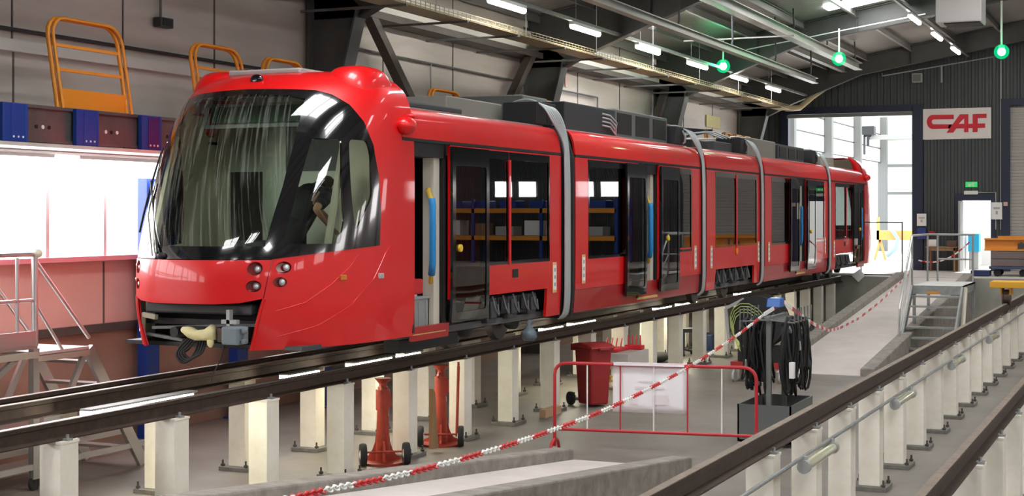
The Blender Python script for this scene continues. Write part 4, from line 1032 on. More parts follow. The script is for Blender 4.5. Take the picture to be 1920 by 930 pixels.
# bright fittings under the walkway
for k, (a, b) in enumerate(((11.5, 13.62), (13.85, 15.9), (9.2, 11.3))):
    if k == 2: continue
    r = thing('strip_light', (-11.9, (a + b) / 2, 2.2), ['glaring white light box at the left edge, above the first window', 'glaring white light box above the windows, just left of the tram'][k], 'lamp', 'light boxes under the walkway')
    MB().bx(-12.02, -11.86, a, b, 2.16, 2.36).build('light_box', E_WIN, r, bevel=.07)
    MB().bx(-12.0, -11.88, a + .1, b - .1, 2.36, 2.40).build('light_housing', LGREY, r)
def guard(y0, y1, z1, txt, bars=1, lean=.17):
    r = thing('guard_frame', (BX - .05, (y0 + y1) / 2, 2.89), txt, 'railing', 'yellow guard frames on the walkway')
    H = z1 - 2.89
    def P(y, z): return (BX - .05 - lean * z / 1.0, y, 2.89 + z)
    c = .22; path = [P(y0, 0), P(y0, H * .5), P(y0, H - c)]
    for k in range(1, 5): a = k * PI / 8; path.append(P(y0 + c * (1 - math.cos(a)), H - c + c * math.sin(a)))
    for k in range(0, 5): a = PI / 2 - k * PI / 8; path.append(P(y1 - c * (1 - math.cos(a)), H - c + c * math.sin(a)))
    path += [P(y1, H - c), P(y1, H * .5), P(y1, 0)]
    MB().tube(path, .028, 10).build('guard_hoop', ORANGE, r, smooth=60)
    off = [(a[0] + .06, a[1] + .015, a[2]) for a in path]
    MB().tube(off, .02, 8).build('guard_hoop', ORANGE, r, smooth=60)
    for k in range(bars):
        z = H * (.70 - .27 * k); MB().bar(P(y0, z), P(y1, z), .03, .035).build('guard_bar', ORANGE, r)
    MB().bar(P(y0, .12), P(y1, .12), .02, .22).build('kick_plate', ORANGE, r)
guard(13.02, 14.22, 3.93, 'large yellow guard frame with rungs at the upper left of the picture', 2)
guard(15.66, 16.70, 3.91, 'yellow guard frame partly hidden behind the front of the tram roof', 1)
guard(17.30, 18.28, 3.88, 'yellow guard frame whose hoop shows just above the tram header, left of the steel column')
guard(22.3, 23.43, 3.84, 'double yellow guard frame standing above the tram roof beside the slanted brace')
guard(26.45, 27.9, 3.98, 'yellow guard hoop above the tram in front of the second steel column')
for k, px in enumerate((1097, 1135, 1200, 1238, 1262)):
    y = yat(px, BX); guard(y - .42, y + .42, 3.93 - .0 * k, 'yellow guard hoop above the roof boxes, %s right of the second steel column' % ORD[k].replace('nearest', 'first'))
for k, px in enumerate((1345, 1376, 1396, 1412)):
    y = yat(px, BX); guard(y - .45, y + .45, 4.0, 'small far yellow guard hoop behind the tram roof, %s of the far four' % ORD[k].replace('nearest', 'first'))
# walkway going on behind the tram
MB_ = MB().bx(BX - .42, BX, 20.4, 44, 2.5, 2.885); tag(MB_.build('walkway_deck_far', MGREY), 'grey walkway edge running on behind the tram roof', 'walkway')
# cable tray along the eaves
def tray():
    r = thing('cable_tray', (-10.7, 25, 4.85), 'long wire cable tray hung under the roof along the left side', 'cable tray')
    MB().bx(-10.92, -10.48, 8, 44.2, 4.85, 4.862).build('tray_bottom', mat('tray_yellow_lit', (.42, .36, .22), .5, metal=.3), r)  # yellow light falling on the tray is put into its colour
    mb = MB()
    for x in (-10.92, -10.48):
        for z in (4.87, 4.91, 4.96): mb.bx(x - .005, x + .005, 8, 44.2, z, z + .008)
        y = 8.0
        while y < 44.2: mb.bx(x - .004, x + .004, y, y + .008, 4.85, 4.965); y += .16
    mb.build('tray_mesh_side', mat('tray_yellow_lit'  , (.42, .36, .22)), r)
    for k in range(5):
        MB().tube([(-10.85 + .07 * k, 8 + j * 4.5, 4.89 + .01 * ((k + j) % 2)) for j in range(9)], .02, 6).build('tray_cable', [mat('cable_cream', (.68, .62, .38), .6), DGREY][k % 2], r)
    y = 9.0
    while y < 44:
        MB().bx(-12.3, -10.45, y - .02, y + .02, 4.815, 4.85).build('tray_bracket', MGREY, r); y += 2.1
    y = 10.0
    while y < 44:
        MB().cyl((-10.47, y, 4.85), (-10.47, y, zroof(-10.47) - .02), .006, 6).build('hanger_rod', LGREY, r); y += 3.5
tray()
tag(MB().tube([(-10.7, 44.2, 4.9), (-10.4, 44.7, 4.95), (-10.1, 45.1, 5.3), (-9.6, 45.6, 5.75)], .09, 8).build('insulated_pipe', mat('pipe_foil', (.5, .42, .22), .5), smooth=True), 'yellowish lagged pipe bending up to the roof at the far end of the cable tray', 'pipe')
# ceiling tube lights, left row
RX, RZ = -10.26, 5.22
tag(MB().bx(RX - .035, RX + .035, 10, 45.5, RZ + .09, RZ + .15).build('lighting_trunking', GALV), 'long grey trunking carrying the left row of tube lights', 'trunking')
for k, px in enumerate((951, 1098, 1215, 1308, 1386, 1450)):
    y = yat(px, RX)
    r = thing('ceiling_tube_light', (RX, y, RZ), 'lit tube light in the left row under the roof, %s from the left' % ORD[k].replace('nearest', 'first'), 'lamp', 'left row of tube lights')
    MB().bx(RX - .05, RX + .05, y - .72, y + .72, RZ + .03, RZ + .09).build('light_housing', WPLAST, r)
    MB().cyl((RX, y - .70, RZ), (RX, y + .70, RZ), .05, 12).build('light_tube', E_TUBE, r, smooth=60)
    MB().cyl((RX, y - .5, RZ + .15), (RX, y - .5, zroof(RX) - .03), .006, 5).build('hanger_rod', LGREY, r)
RX2, RZ2 = -5.6, 6.32
tag(MB().bx(RX2 - .03, RX2 + .03, 20, 45.9, RZ2 + .09, RZ2 + .14).build('lighting_trunking', GALV), 'grey trunking carrying the right row of tube lights', 'trunking')
for k, px in enumerate((1715, 1757, 1792)):
    y = yat(px, RX2)
    r = thing('ceiling_tube_light', (RX2, y, RZ2), 'lit tube light in the short right row near the white heater, %s from the left' % ORD[k].replace('nearest', 'first'), 'lamp', 'right row of tube lights')
    MB().bx(RX2 - .05, RX2 + .05, y - .72, y + .72, RZ2 + .03, RZ2 + .09).build('light_housing', WPLAST, r)
    MB().cyl((RX2, y - .70, RZ2), (RX2, y + .70, RZ2), .05, 12).build('light_tube', E_TUBE, r, smooth=60)
# hanging runway beams
def hang_beam(x, z, y0, y1, txt, w_=.14, h_=.16, rods=3):
    r = thing('runway_beam', (x, (y0 + y1) / 2, z), txt, 'beam', 'beams hung under the roof')
    MB().bx(x - w_ / 2, x + w_ / 2, y0, y1, z + h_ - .02, z + h_).bx(x - .012, x + .012, y0, y1, z, z + h_).bx(x - w_ / 2, x + w_ / 2, y0, y1, z - .01, z + .015).build('beam_profile', mat('beam_zinc', (.36, .37, .34), .35, metal=.5), r)
    for k in range(rods):
        y = y1 - .6 - k * (y1 - y0) / rods * .6
        MB().tube([(x, y, z + h_), (x + .02, y, z + h_ + .12), (x, y, zroof(x) - .02)], .02, 6).build('hanging_chain', DGREY, r)
hang_beam(-8.72, 5.2, 14, yat(1529, -8.72), 'long pale beam hung below the rafters, ending in mid-air near the end wall', .16, .14, 4)
hang_beam(-8.15, 5.8, 24, yat(1610, -8.15), 'long grey beam under the roof running to the end wall, right of the hanging one', .22, .2, 3)
hang_beam(-9.1, 6.0, 36.9, 45.9, 'bright zinc beam in the last roof bay behind the hanging beam end', .16, .16, 1)
# cable tray of lamps across the third rafter
def atY(px, py, Y):
    a = (px - 960) / F_PX; c, s_ = math.cos(TH), math.sin(TH); t = Y / (a * s_ + c)
    return Vector(((a * c - s_) * t, Y, CAMH + (HY - py) / F_PX * t))
tag(MB().bar(atY(1400, 93, 36.4), atY(1735, 26, 36.4), .05, .022).build('cross_conduit', mat('conduit_white', (.75, .75, .72), .4)), 'thin white conduit running across the hall just below the third rafter', 'conduit')
tag(MB().bx(-10.4, -7.8, 33.0, 33.04, 5.72, 5.75).build('cross_rod', mat('conduit_white'  , (.75, .75, .72), .4)), 'short bright rod across the hall left of the green lamps', 'rod')
def atd0(px, py, zc):
    a = (px - 960) / F_PX; c, s_ = math.cos(TH), math.sin(TH)
    return Vector(((a * c - s_) * zc, (a * s_ + c) * zc, CAMH + (HY - py) / F_PX * zc))
def green_lamp(px, py, Y, ztop, txt):
    a = (px - 960) / F_PX; c, s_ = math.cos(TH), math.sin(TH)
    dx, dy, dz = a * c - s_, a * s_ + c, (HY - py) / F_PX; t = Y / dy
    x, z = t * dx, CAMH + t * dz
    r = thing('green_signal_lamp', (x, Y, z), txt, 'lamp', 'green signal lamps')
    MB().cyl((x, Y, z + .1), (x, Y, ztop), .022, 8).build('lamp_rod', mat('conduit_white'), r) if False else MB().cyl((x, Y, z + .1), (x, Y, ztop), .022, 8).build('lamp_rod', WPLAST, r)
    MB().cyl((x, Y, z + .08), (x, Y, z + .14), .07, 14).build('lamp_cap', LGREY, r)
    MB().ball((x, Y, z), (.09, .09, .095), 18, 12).build('lamp_bulb', E_GRN_C, r, smooth=True)
    MB().ball((x, Y, z), (.17, .17, .17), 22, 14).build('glare_shell', E_GRN, r, smooth=True)  # glowing shell added to imitate the glare round the bulb
    l = bpy.data.lights.new('green_glow', 'POINT'); l.energy = 7; l.color = (.05, 1, .4); l.shadow_soft_size = .1
    o = bpy.data.objects.new('green_glow', l); COL.objects.link(o); o.location = (x, Y - .3, z)
green_lamp(1356, 124, 35.5, 6.0, 'glowing green lamp among the left row of tube lights')
green_lamp(1573, 110, 35.5, 6.15, 'glowing green lamp on a white rod, middle of the roof')
green_lamp(1878, 97, 35.5, 6.6, 'glowing green lamp on a white rod at the right edge above the roller shutter')
HP = atd0(1757, 45, 31.0); HQ = atd0(1845, 45, 31.0)
HC = (HP + HQ) / 2
r = thing('unit_heater', (HC.x, HC.y, HC.z), 'white boxy unit heater hanging under the roof at the upper right', 'heater')
MB().bx(HC.x - .46, HC.x + .46, HC.y - .35, HC.y + .45, HC.z, HC.z + .72).build('heater_body', mat('heater_white', (.66, .65, .62), .5), r, bevel=.03)
MB().bx(HC.x - .3, HC.x + .42, HC.y - .3, HC.y + .4, HC.z - .02, HC.z).build('heater_grille', BLKM, r)
for x in (-.4, .4): MB().cyl((HC.x + x, HC.y, HC.z + .72), (HC.x + x, HC.y, zroof(HC.x) - .02), .02, 6).build('heater_bracket', LGREY, r)
# conduits and boxes on the left wall
def conduit(pts, txt, rad=.02, m=None): return tag(MB().tube(pts, rad, 7).build('wall_conduit', m or MGREY), txt, 'conduit')
conduit([(XW + .05, -5, 3.86), (XW + .05, 19.5, 3.86)], 'dark conduit along the upper left wall behind the yellow guards', .025, DGREY)
conduit([(XW + .05, 20.6, 4.45), (XW + .05, 32.5, 4.45), (XW + .05, 32.5, 3.6)], 'conduit along the wall behind the slanted braces')
conduit([(XW + .05, 13.2, 5.02), (XW + .05, 16.1, 5.02), (XW + .05, 16.1, 4.3)], 'conduit dropping down the wall at the very top left')
for k, (y, z, zt, txt) in enumerate([(16.15, 4.2, 0, 'small dark box at the end of the conduit at the top left of the wall'), (24.05, 3.62, 4.45, 'small grey socket box on the wall right of the slanted brace'), (28.0, 3.62, 4.45, 'small grey socket box on the wall left of the second steel column')]):
    r = thing('socket_box', (XW + .1, y, z), txt, 'box', 'wall boxes')
    MB().bx(XW, XW + .12, y - .14, y + .14, z, z + .13).build('box_body', [DGREY, MGREY, MGREY][k], r, bevel=.01)
    MB().bx(XW + .12, XW + .13, y - .10, y + .10, z + .02, z + .11).build('box_cover', BLKM, r)
    if zt: MB().cyl((XW + .05, y - .08, z + .13), (XW + .05, y - .08, zt), .018, 7).build('drop_pipe', LGREY, r)
pp = at(1460 - 0, 225, XW)
tag(MB().bx(XW, XW + .02, 41.5, 42.9, 4.25, 4.6).build('wall_sign', mat('sign_yellow', (.62, .55, .22), .5)), 'faded yellow sign on the left wall near its far end', 'sign')
tag(MB().bx(XW, XW + .02, 41.6, 42.8, 3.55, 4.05).build('notice_board', mat('board_grey', (.40, .39, .42), .5)), 'grey notice board on the left wall under the yellow sign', 'board')
tag(MB().bx(XW, XW + .012, 30.6, 30.75, 4.55, 4.95).build('wall_label', mat('label_pale', (.7, .5, .45), .5)), 'small reddish label on the wall right of the second steel column', 'label')
# ------------------------------------------------------------------ aluminium access platform at the lower left
def platform():
    r = thing('access_platform', (-11.2, 11.5, ZF), 'aluminium access platform with handrail and steps at the left edge', 'platform')
    xa, xb = -11.75, -10.9; ya, yb = 9.0, 12.14; yc = 12.95; z = .32
    MB().bx(xa, xb, ya, yb, z - .03, z).bx(xb - .02, xb + .01, ya, yb, z, z + .16).build('main_deck', ALU, r)
    MB().bx(xa, xb, yb, yc, z - .10, z - .07).build('side_deck', mat('tread_plate', (.7, .68, .66), .4, metal=.4, bump=.6, bscale=60), r)
    MB().bx(xb - .05, xb + .01, ya, yb, z - .13, z - .06).bx(xb - .05, xb + .01, yb, yc, z - .17, z - .11).build('deck_rail', mat('beige_alu', (.55, .52, .42), .4, metal=.4), r)
    for y in (ya + .5, yb - .02):
        for x in (xa + .03, xb - .03):
            MB().bx(x - .035, x + .035, y - .045, y + .045, ZF + .12, z - .03).build('support_leg', ALU, r)
            MB().lathe([(.06, -.02), (.075, -.015), (.075, .015), (.06, .02)], (x, y, ZF + .075), 14, 'x').bx(x - .03, x + .03, y - .03, y + .03, ZF + .09, ZF + .14).build('castor_wheel', TYRE, r)
    for x in (xb - .02, xa + .02):
        MB().cyl((x, yb - .02, z), (x, yb - .02, 1.29), .035 if x > -11.2 else .025, 10).build('rail_post', ALU, r, smooth=60)
        MB().cyl((x, yb - .28, z), (x, yb - .28, 1.25), .02, 10).build('rail_post', ALU, r, smooth=60)
        MB().cyl((x, ya, 1.28), (x, yb, 1.28), .024, 8).cyl((x, ya, .80), (x, yb - .02, .80), .02, 8).build('hand_rail', ALU, r, smooth=60)
        MB().cyl((x, yb, 1.20), (x, yc + .02, .34), .022, 8).cyl((x, yb, .74), (x, yb + .42, .22), .018, 8).build('stair_rail', ALU, r, smooth=60)
        MB().bar((x, yc, .22), (x, yc + .95, ZF + .02), .05, .14, up=(0, 1, 0)).build('stair_stringer', ALU, r)
        MB().bar((x, yc - .05, .18), (x, yb + .2, -.75), .04, .07).bar((x, ya + 1.2, -.75), (x, yb - .3, .2), .04, .06).build('diagonal_brace', ALU, r)
    for k in range(5):
        t = (k + .6) / 5.4; y = yc + .95 * t; zz = .22 + (ZF - .22) * t
        MB().bx(xa + .03, xb - .03, y - .08, y + .08, zz - .015, zz + .015).build('stair_tread', ALU, r)
    MB().bx(xa, xb, ya, yb + .9, -.60, -.55).bx(xb - .04, xb, ya, 14.6, -.98, -.92).bx(xa, xa + .04, ya, 14.6, -.98, -.92).build('cross_tube', ALU, r)
    MB().lathe([(.05, -.02), (.075, -.015), (.075, .015), (.05, .02)], (xb - .03, 14.5, ZF + .075), 14, 'x').bx(xb - .06, xb, 14.45, 14.55, ZF + .08, -.92).build('castor_wheel', TYRE, r)
    MB().ball((xb, yb, 1.29), .05, 8, 6).build('rail_joint', mat('cream_cloth'), r) if False else MB().ball((xb, yb, 1.29), .05, 8, 6).build('rail_joint', CREAM, r, smooth=True)
platform()
# ------------------------------------------------------------------ red jacks
def jack(x, y, top, rz, txt, handle):
    r = thing('jack_stand', (x, y, ZF), txt, 'jack', 'red track jacks', rz)
    L = dict(local=True)
    MB().cyl((0, 0, 0), (0, 0, .025), .27, 28).build('jack_base', JACKR, r, smooth=40, **L)
    mb = MB()
    for k in range(3):
        a = 2 * PI * k / 3 + .5; c, s_ = math.cos(a), math.sin(a)
        prof = [(.05, .02), (.25, .02), (.25, .05), (.18, .08), (.13, .15), (.095, .24), (.085, .34), (.05, .34)]
        n = len(prof); w_ = .012
        vs = [(c * p - s_ * w_, s_ * p + c * w_, q) for p, q in prof] + [(c * p + s_ * w_, s_ * p - c * w_, q) for p, q in prof]
        mb.add(vs, [tuple(range(n)), tuple(range(2 * n - 1, n - 1, -1))] + [(i, i + n, (i + 1) % n + n, (i + 1) % n) for i in range(n)])
    mb.build('jack_gusset', JACKR, r, **L)
    MB().cyl((0, 0, .02), (0, 0, .68), .085, 18, .065).build('jack_column', JACKR, r, smooth=40, **L)
    MB().cyl((0, 0, .62), (0, 0, .86), .082, 18).cyl((0, 0, .86), (0, 0, .89), .06, 18).cyl((.07, 0, .66), (.07, 0, .82), .03, 10).build('jack_collar', JACKR, r, smooth=40, **L)
    MB().cyl((0, 0, .86), (0, 0, top - .08), .028, 12).build('jack_screw', BOLT, r, **L)
    MB().cyl((0, 0, top - .16), (0, 0, top - .06), .045, 14).cyl((0, 0, top - .06), (0, 0, top), .05, 14, .10).cyl((-.02, .0, top - .10), (-.02, -.16, top - .13), .022, 10).build('jack_head', JACKR, r, smooth=40, **L)
    ax = MB().cyl((-.24, -.2, .16), (.24, -.2, .16), .012, 8).bar((0, -.2, .16), (0, -.04, .3), .02, .02).build('wheel_axle', JACKR, r, **L)
    for e in (-1, 1):
        wb = MB().lathe([(.06, -.035), (.12, -.038), (.13, -.02), (.13, .02), (.12, .038), (.06, .035)], (e * .25, -.2, .135), 22, 'x').build('wheel', TYRE, r, smooth=40, **L)
        MB().lathe([(.02, -.045), (.07, -.03), (.07, .03), (.02, .045)], (e * .25, -.2, .135), 16, 'x').build('wheel_hub', WPLAST, wb, local=True)
    if handle:
        MB().cyl((.20, -.1, .12), (.22, -.1, 1.0), .018, 8).cyl((.22, -.1, .82), (.22, -.1, 1.05), .014, 8).build('jack_handle', JACKR, r, **L)
    MB().bx(.064, .068, -.03, .03, .55, .62).build('jack_label', WHITE, r, **L)
jack(-8.42, 15.12, .99, .62, 'red screw jack on two small wheels, the left of the pair beside the posts', False)
jack(-8.42, 16.62, 1.0, .45, 'red screw jack with an upright handle bar, the right of the pair beside the posts', True)
tag(MB().prism([(15.98, ZF + .05), (16.12, ZF + .05), (16.03, -.47), (15.98, -.42)], 'x', -8.26, -8.20).build('wooden_wedge', WOOD), 'pointed wooden plank leaning on the cream post between the two red jacks', 'plank')
# ------------------------------------------------------------------ wheelie bin
def wheelie():
    r = thing('wheelie_bin', (-8.03, 20.95, ZF), 'red wheelie bin with closed lid standing behind the crowd barrier', 'bin', None, .95)
    L = dict(local=True)
    a0, a1 = .155, .19; b0, b1 = .19, .235; h = .88
    vs = [(-a0, -b0, .03), (a0, -b0, .03), (a0, b0, .03), (-a0, b0, .03), (-a1, -b1, h), (a1, -b1, h), (a1, b1, h), (-a1, b1, h)]
    MB().add(vs, [(0, 3, 2, 1), (4, 5, 6, 7), (0, 1, 5, 4), (1, 2, 6, 5), (2, 3, 7, 6), (3, 0, 4, 7)]).build('bin_body', BINR, r, bevel=.03, **L)
    MB().bx(-a1 - .02, a1 + .02, -b1 - .02, b1 + .02, h - .04, h).build('bin_rim', BINR, r, bevel=.01, **L)
    MB().prism([(-b1 - .06, h + .0), (b1 + .02, h + .0), (b1, h + .06), (b1 - .2, h + .085), (-b1 + .1, h + .07), (-b1 - .05, h + .03)], 'x', -a1 - .03, a1 + .03).build('bin_lid', BINR, r, bevel=.012, **L)
    MB().bx(-.09, .09, -b1 - .09, -b1 - .02, h - .02, h + .02).build('lid_grip', BINR, r, bevel=.01, **L)
    MB().cyl((-a1, b1 + .07, h - .0), (a1, b1 + .07, h - .0), .018, 8).bx(-a1, -a1 + .04, b1, b1 + .1, h - .05, h + .05).bx(a1 - .04, a1, b1, b1 + .1, h - .05, h + .05).build('bin_handle', BINR, r, **L)
    for e in (-1, 1): MB().lathe([(.06, -.025), (.10, -.025), (.105, 0), (.10, .025), (.06, .025)], (e * .25, b0 + .05, .105), 18, 'x').build('bin_wheel', TYRE, r, smooth=40, **L)
wheelie()
# ------------------------------------------------------------------ crowd barrier with poster
BA = Vector((-6.98, 16.87, ZF)); 
def barrier():
    # from its left foot to the cable rack
    A = Vector((-6.93, 16.76, 0)); B = Vector((-4.51, 17.16, 0))
    d = (B - A); Lb = d.length; rz = math.atan2(d.y, d.x)
    r = thing('crowd_barrier', (A.x, A.y, ZF), 'red tubular crowd barrier with a white poster, standing on the pit floor', 'barrier', None, rz)
    L = dict(local=True); z0, z1, c = .27, 1.08, .14
    path = [(0, 0, .06), (0, 0, z1 - c)]
    for k in range(1, 5): a = k * PI / 8; path.append((c * (1 - math.cos(a)), 0, z1 - c + c * math.sin(a)))
    for k in range(0, 5): a = PI / 2 - k * PI / 8; path.append((Lb - c * (1 - math.cos(a)), 0, z1 - c + c * math.sin(a)))
    path += [(Lb, 0, z1 - c), (Lb, 0, .06)]
    MB().tube(path, .021, 10).build('outer_tube', BARR, r, smooth=60, **L)
    MB().cyl((0, 0, z0), (Lb, 0, z0), .019, 10).build('lower_rail', BARR, r, smooth=60, **L)
    n = 6
    for k in range(1, n):
        x = Lb * k / n
        MB().cyl((x, 0, z0), (x, 0, z1), .009, 8).build('upright_bar', WHITE if k % 2 else BARR, r, **L)
    for x in (0, Lb):
        MB().tube([(x - .0, -.24, 0.0), (x, -.18, .10), (x, -.06, .14), (x, .06, .14), (x, .18, .10), (x, .24, 0.0)], .02, 8).build('barrier_foot', BARR, r, smooth=60, **L)
    pw = MB(); x0, x1, za, zb = .72, 1.62, .50, 1.105; nx, nz = 14, 6; vs = []
    for j in range(nz + 1):
        for i in range(nx + 1):
            u = i / nx; v = j / nz; vs.append((x0 + (x1 - x0) * u, .03 + .006 * math.sin(5 * u) * (1 - v) + .004 * math.sin(11 * u + 2 * v), za + (zb - za) * v))
    pw.add(vs, [(j * (nx + 1) + i, j * (nx + 1) + i + 1, (j + 1) * (nx + 1) + i + 1, (j + 1) * (nx + 1) + i) for j in range(nz) for i in range(nx)])
    a = Vector((A.x, A.y, ZF)); M = Matrix.Rotation(rz, 4, 'Z')
    pr = thing('poster', (A.x, A.y, ZF), 'large white paper poster with faint pink marks hung on the red barrier', 'poster', None, rz)
    pw.build('poster_sheet', mat('poster_white', (.90, .88, .91), .6), pr, smooth=True, solid=.002, **L)
    MB().bx(x0 + .02, x1 - .02, -.026, -.0235, zb - .035, zb - .005).build('poster_top_fold', mat('poster_white'  , (.8, .79, .82)), pr, **L)
    for (u0, u1, v0, v1) in ((.24, .34, .17, .30), (.55, .75, .17, .36), (.3, .7, .48, .52), (.36, .66, .62, .64)):
        MB().bx(x0 + (x1 - x0) * u0, x0 + (x1 - x0) * u1, .018, .0195, za + (zb - za) * v0, za + (zb - za) * v1).build('faint_print', mat('print_pink', (.84, .75, .78), .6), pr, **L)
barrier()
# ------------------------------------------------------------------ cable rack in its bin
def rack():
    cx, cy = -4.66, 18.65
    r = thing('cable_rack', (cx, cy, ZF), 'grey steel rack hung full of black cables, standing in a dark grey tub', 'rack', None, .0)
    m = mat('tub_grey', (.12, .13, .125), .5)
    x0, x1, y0, y1, zt = -5.0, -4.32, 18.1, 19.3, -.68
    t = MB().bx(x0, x1, y0, y1, ZF + .05, ZF + .08)
    for q in ((x0, x0 + .02, y0, y1), (x1 - .02, x1, y0, y1), (x0, x1, y0, y0 + .02), (x0, x1, y1 - .02, y1)): t.bx(*q, ZF + .05, zt)
    t.build('tub', m, r)
    for x in (x0 + .06, x1 - .06):
        for y in (y0 + .06, y1 - .06): MB().bx(x - .03, x + .03, y - .03, y + .03, ZF, ZF + .05).build('tub_foot', BLKM, r)
    g = mat('rack_grey', (.17, .18, .17), .5)
    ya, yb = 18.35, 19.15
    for y in (ya, yb): MB().bx(cx - .03, cx + .03, y - .03, y + .03, ZF + .08, .42).build('rack_post', g, r)
    MB().bx(cx - .025, cx + .025, ya - .1, yb + .1, .36, .41).build('rack_spine', g, r)
    for k in range(6):
        y = ya - .05 + k * .18
        MB().tube([(cx - .36, y, .50), (cx - .36, y, .34), (cx, y, .37), (cx + .34, y, .34), (cx + .34, y, .52)], .012, 6).build('rack_arm', g, r)
    for k in range(52):
        y = ya - .12 + random.random() * 1.0; sd = random.choice((-1, 1)); x = cx + sd * (.06 + random.random() * .26)
        dz = .55 + random.random() * .45; w_ = .05 + random.random() * .09
        path = []
        for q in range(15):
            a = 2 * PI * q / 14
            path.append((x + .03 * math.sin(a * 2 + k), y + w_ * math.sin(a), .36 - dz / 2 + (dz / 2 + .01) * math.cos(a) + .02 * math.sin(3 * a + k)))
        MB().tube(path[:-1], .012 + random.random() * .012, 6, closed=True).build('hanging_cable', BLKR, r, smooth=True)
    for k in range(16):
        y = ya - .12 + random.random() * 1.0; x = cx + random.choice((-1, 1)) * (.1 + random.random() * .25); z = .25 - random.random() * .8
        MB().box((x, y, z), (.04, .05, .12), Matrix.Rotation(random.random() * 3, 3, 'X')).build('cable_plug', [BLKM, DGREY, LGREY, BLKM][k % 4], r, bevel=.008)
    MB().bx(cx + .28, cx + .34, ya - .1, ya - .02, -.35, -.15).build('white_tag', WPLAST, r)
    MB().bx(cx - .42, cx - .24, ya + .12, ya + .14, .22, .34).build('rack_plate', g, r)
rack()
r = thing('blue_plastic_box', (-4.72, 18.7, .50), 'small blue plastic case lying on top of the cable rack', 'case')
MB().prism([(18.75, .50), (19.05, .50), (19.03, .59), (18.98, .62), (18.80, .61)], 'x', -4.80, -4.62).build('case_body', mat('case_blue', (.01, .12, .45), .4), r, bevel=.012)
MB().bx(-4.76, -4.66, 18.84, 18.95, .612, .622).build('case_label', WHITE, r)
def reel():
    X, Y = -6.55, 25.2
    r = thing('cable_reel_cart', (X, Y, ZF), 'wheeled cart with a large black cable drum and a yellow-green cable, behind the cable rack', 'cart')
    MB().bx(X - .45, X + .5, Y - .3, Y + .3, ZF + .25, ZF + .35).build('cart_base', BINR, r)
    d = MB().lathe([(.25, -.28), (.46, -.26), (.46, -.22), (.3, -.2), (.3, .2), (.46, .22), (.46, .26), (.25, .28)], (X, Y, -.16), 28, 'y').build('cable_drum', BLKM, r, smooth=35)
    MB().bx(X - .35, X + .45, Y - .2, Y + .2, ZF + .35, ZF + .62).build('drum_box', BLKM, r)
    for k in range(4):
        MB().tube([(X - .10 + .36 * math.cos(2 * PI * q / 14 + .3) * (1 - .06 * k), Y - .30 - .01 * k, -.25 - .05 * k + .42 * math.sin(2 * PI * q / 14)) for q in range(14)], .009, 5, closed=True).build('yellow_green_cable', mat('cable_yg', (.42, .50, .16), .5), r)
    MB().bar((X - .56, Y, -.5), (X - .62, Y, .05), .05, .05).bar((X - .62, Y, .05), (X - .3, Y, .22), .05, .05).build('drum_bracket', LGREY, r)
    for x in (X - .4, X + .42):
        for y in (Y - .25, Y + .25):
            MB().lathe([(.07, -.02), (.10, -.018), (.10, .018), (.07, .02)], (x, y, ZF + .10), 16, 'x').bx(x - .02, x + .02, y - .03, y + .03, ZF + .16, ZF + .25).build('castor_wheel', LGREY, r)
reel()
# ------------------------------------------------------------------ chain and tape
CR = mat('chain_red', (.62, .03, .03), .4); CW = mat('chain_white', (.85, .84, .80), .4)
def atd(px, py, zc):
    a = (px - 960) / F_PX; c, s_ = math.cos(TH), math.sin(TH)
    return Vector(((a * c - s_) * zc, (a * s_ + c) * zc, CAMH + (HY - py) / F_PX * zc))
def chain():
    # from the rack post down towards the near ramp
    K = [(1432, 590, 18.9), (1380, 630, 17.2), (1300, 683, 15.0), (1230, 722, 13.4), (1140, 766, 11.6), (1045, 803, 10.2), (960, 832, 9.1), (860, 862, 8.1), (740, 893, 7.2), (620, 917, 6.4), (520, 940, 5.8), (400, 962, 5.3)]
    P = [atd(*k) for k in K]; sm = []
    for i in range(len(P) - 1):
        p0, p1, p2, p3 = P[max(i - 1, 0)], P[i], P[i + 1], P[min(i + 2, len(P) - 1)]
        for q in range(40):
            t = q / 40; sm.append(.5 * ((2 * p1) + (-p0 + p2) * t + (2 * p0 - 5 * p1 + 4 * p2 - p3) * t * t + (-p0 + 3 * p1 - 3 * p2 + p3) * t ** 3))
    r = thing('barrier_chain', P[0], 'red and white plastic chain slung from the cable rack down to the lower left', 'chain')
    pitch = .042; seg = 9; acc = 0; pts = [sm[0]]
    for a, b in zip(sm[:-1], sm[1:]):
        L = (b - a).length
        while acc + L >= pitch:
            t = (pitch - acc) / L; a = a.lerp(b, t); pts.append(a.copy()); L = (b - a).length; acc = 0
        acc += L
    i = 0; s = 0
    while i < len(pts) - 1:
        mb = MB()
        for k in range(i, min(i + seg, len(pts) - 1)):
            a, b = pts[k], pts[k + 1]; d = (b - a).normalized(); up = Vector((0, 0, 1)); sx = d.cross(up).normalized(); uz = sx.cross(d)
            w_ = (sx + uz).normalized() if k % 2 else (sx - uz).normalized(); c = (a + b) / 2
            ring = [c + d * (.030 * math.cos(q * PI / 5)) + w_ * (.0155 * math.sin(q * PI / 5)) for q in range(10)]
            mb.tube(ring, .0048, 5, closed=True)
        mb.build('chain_length', CR if s % 2 else CW, r, smooth=True)
        i += seg; s += 1
chain()
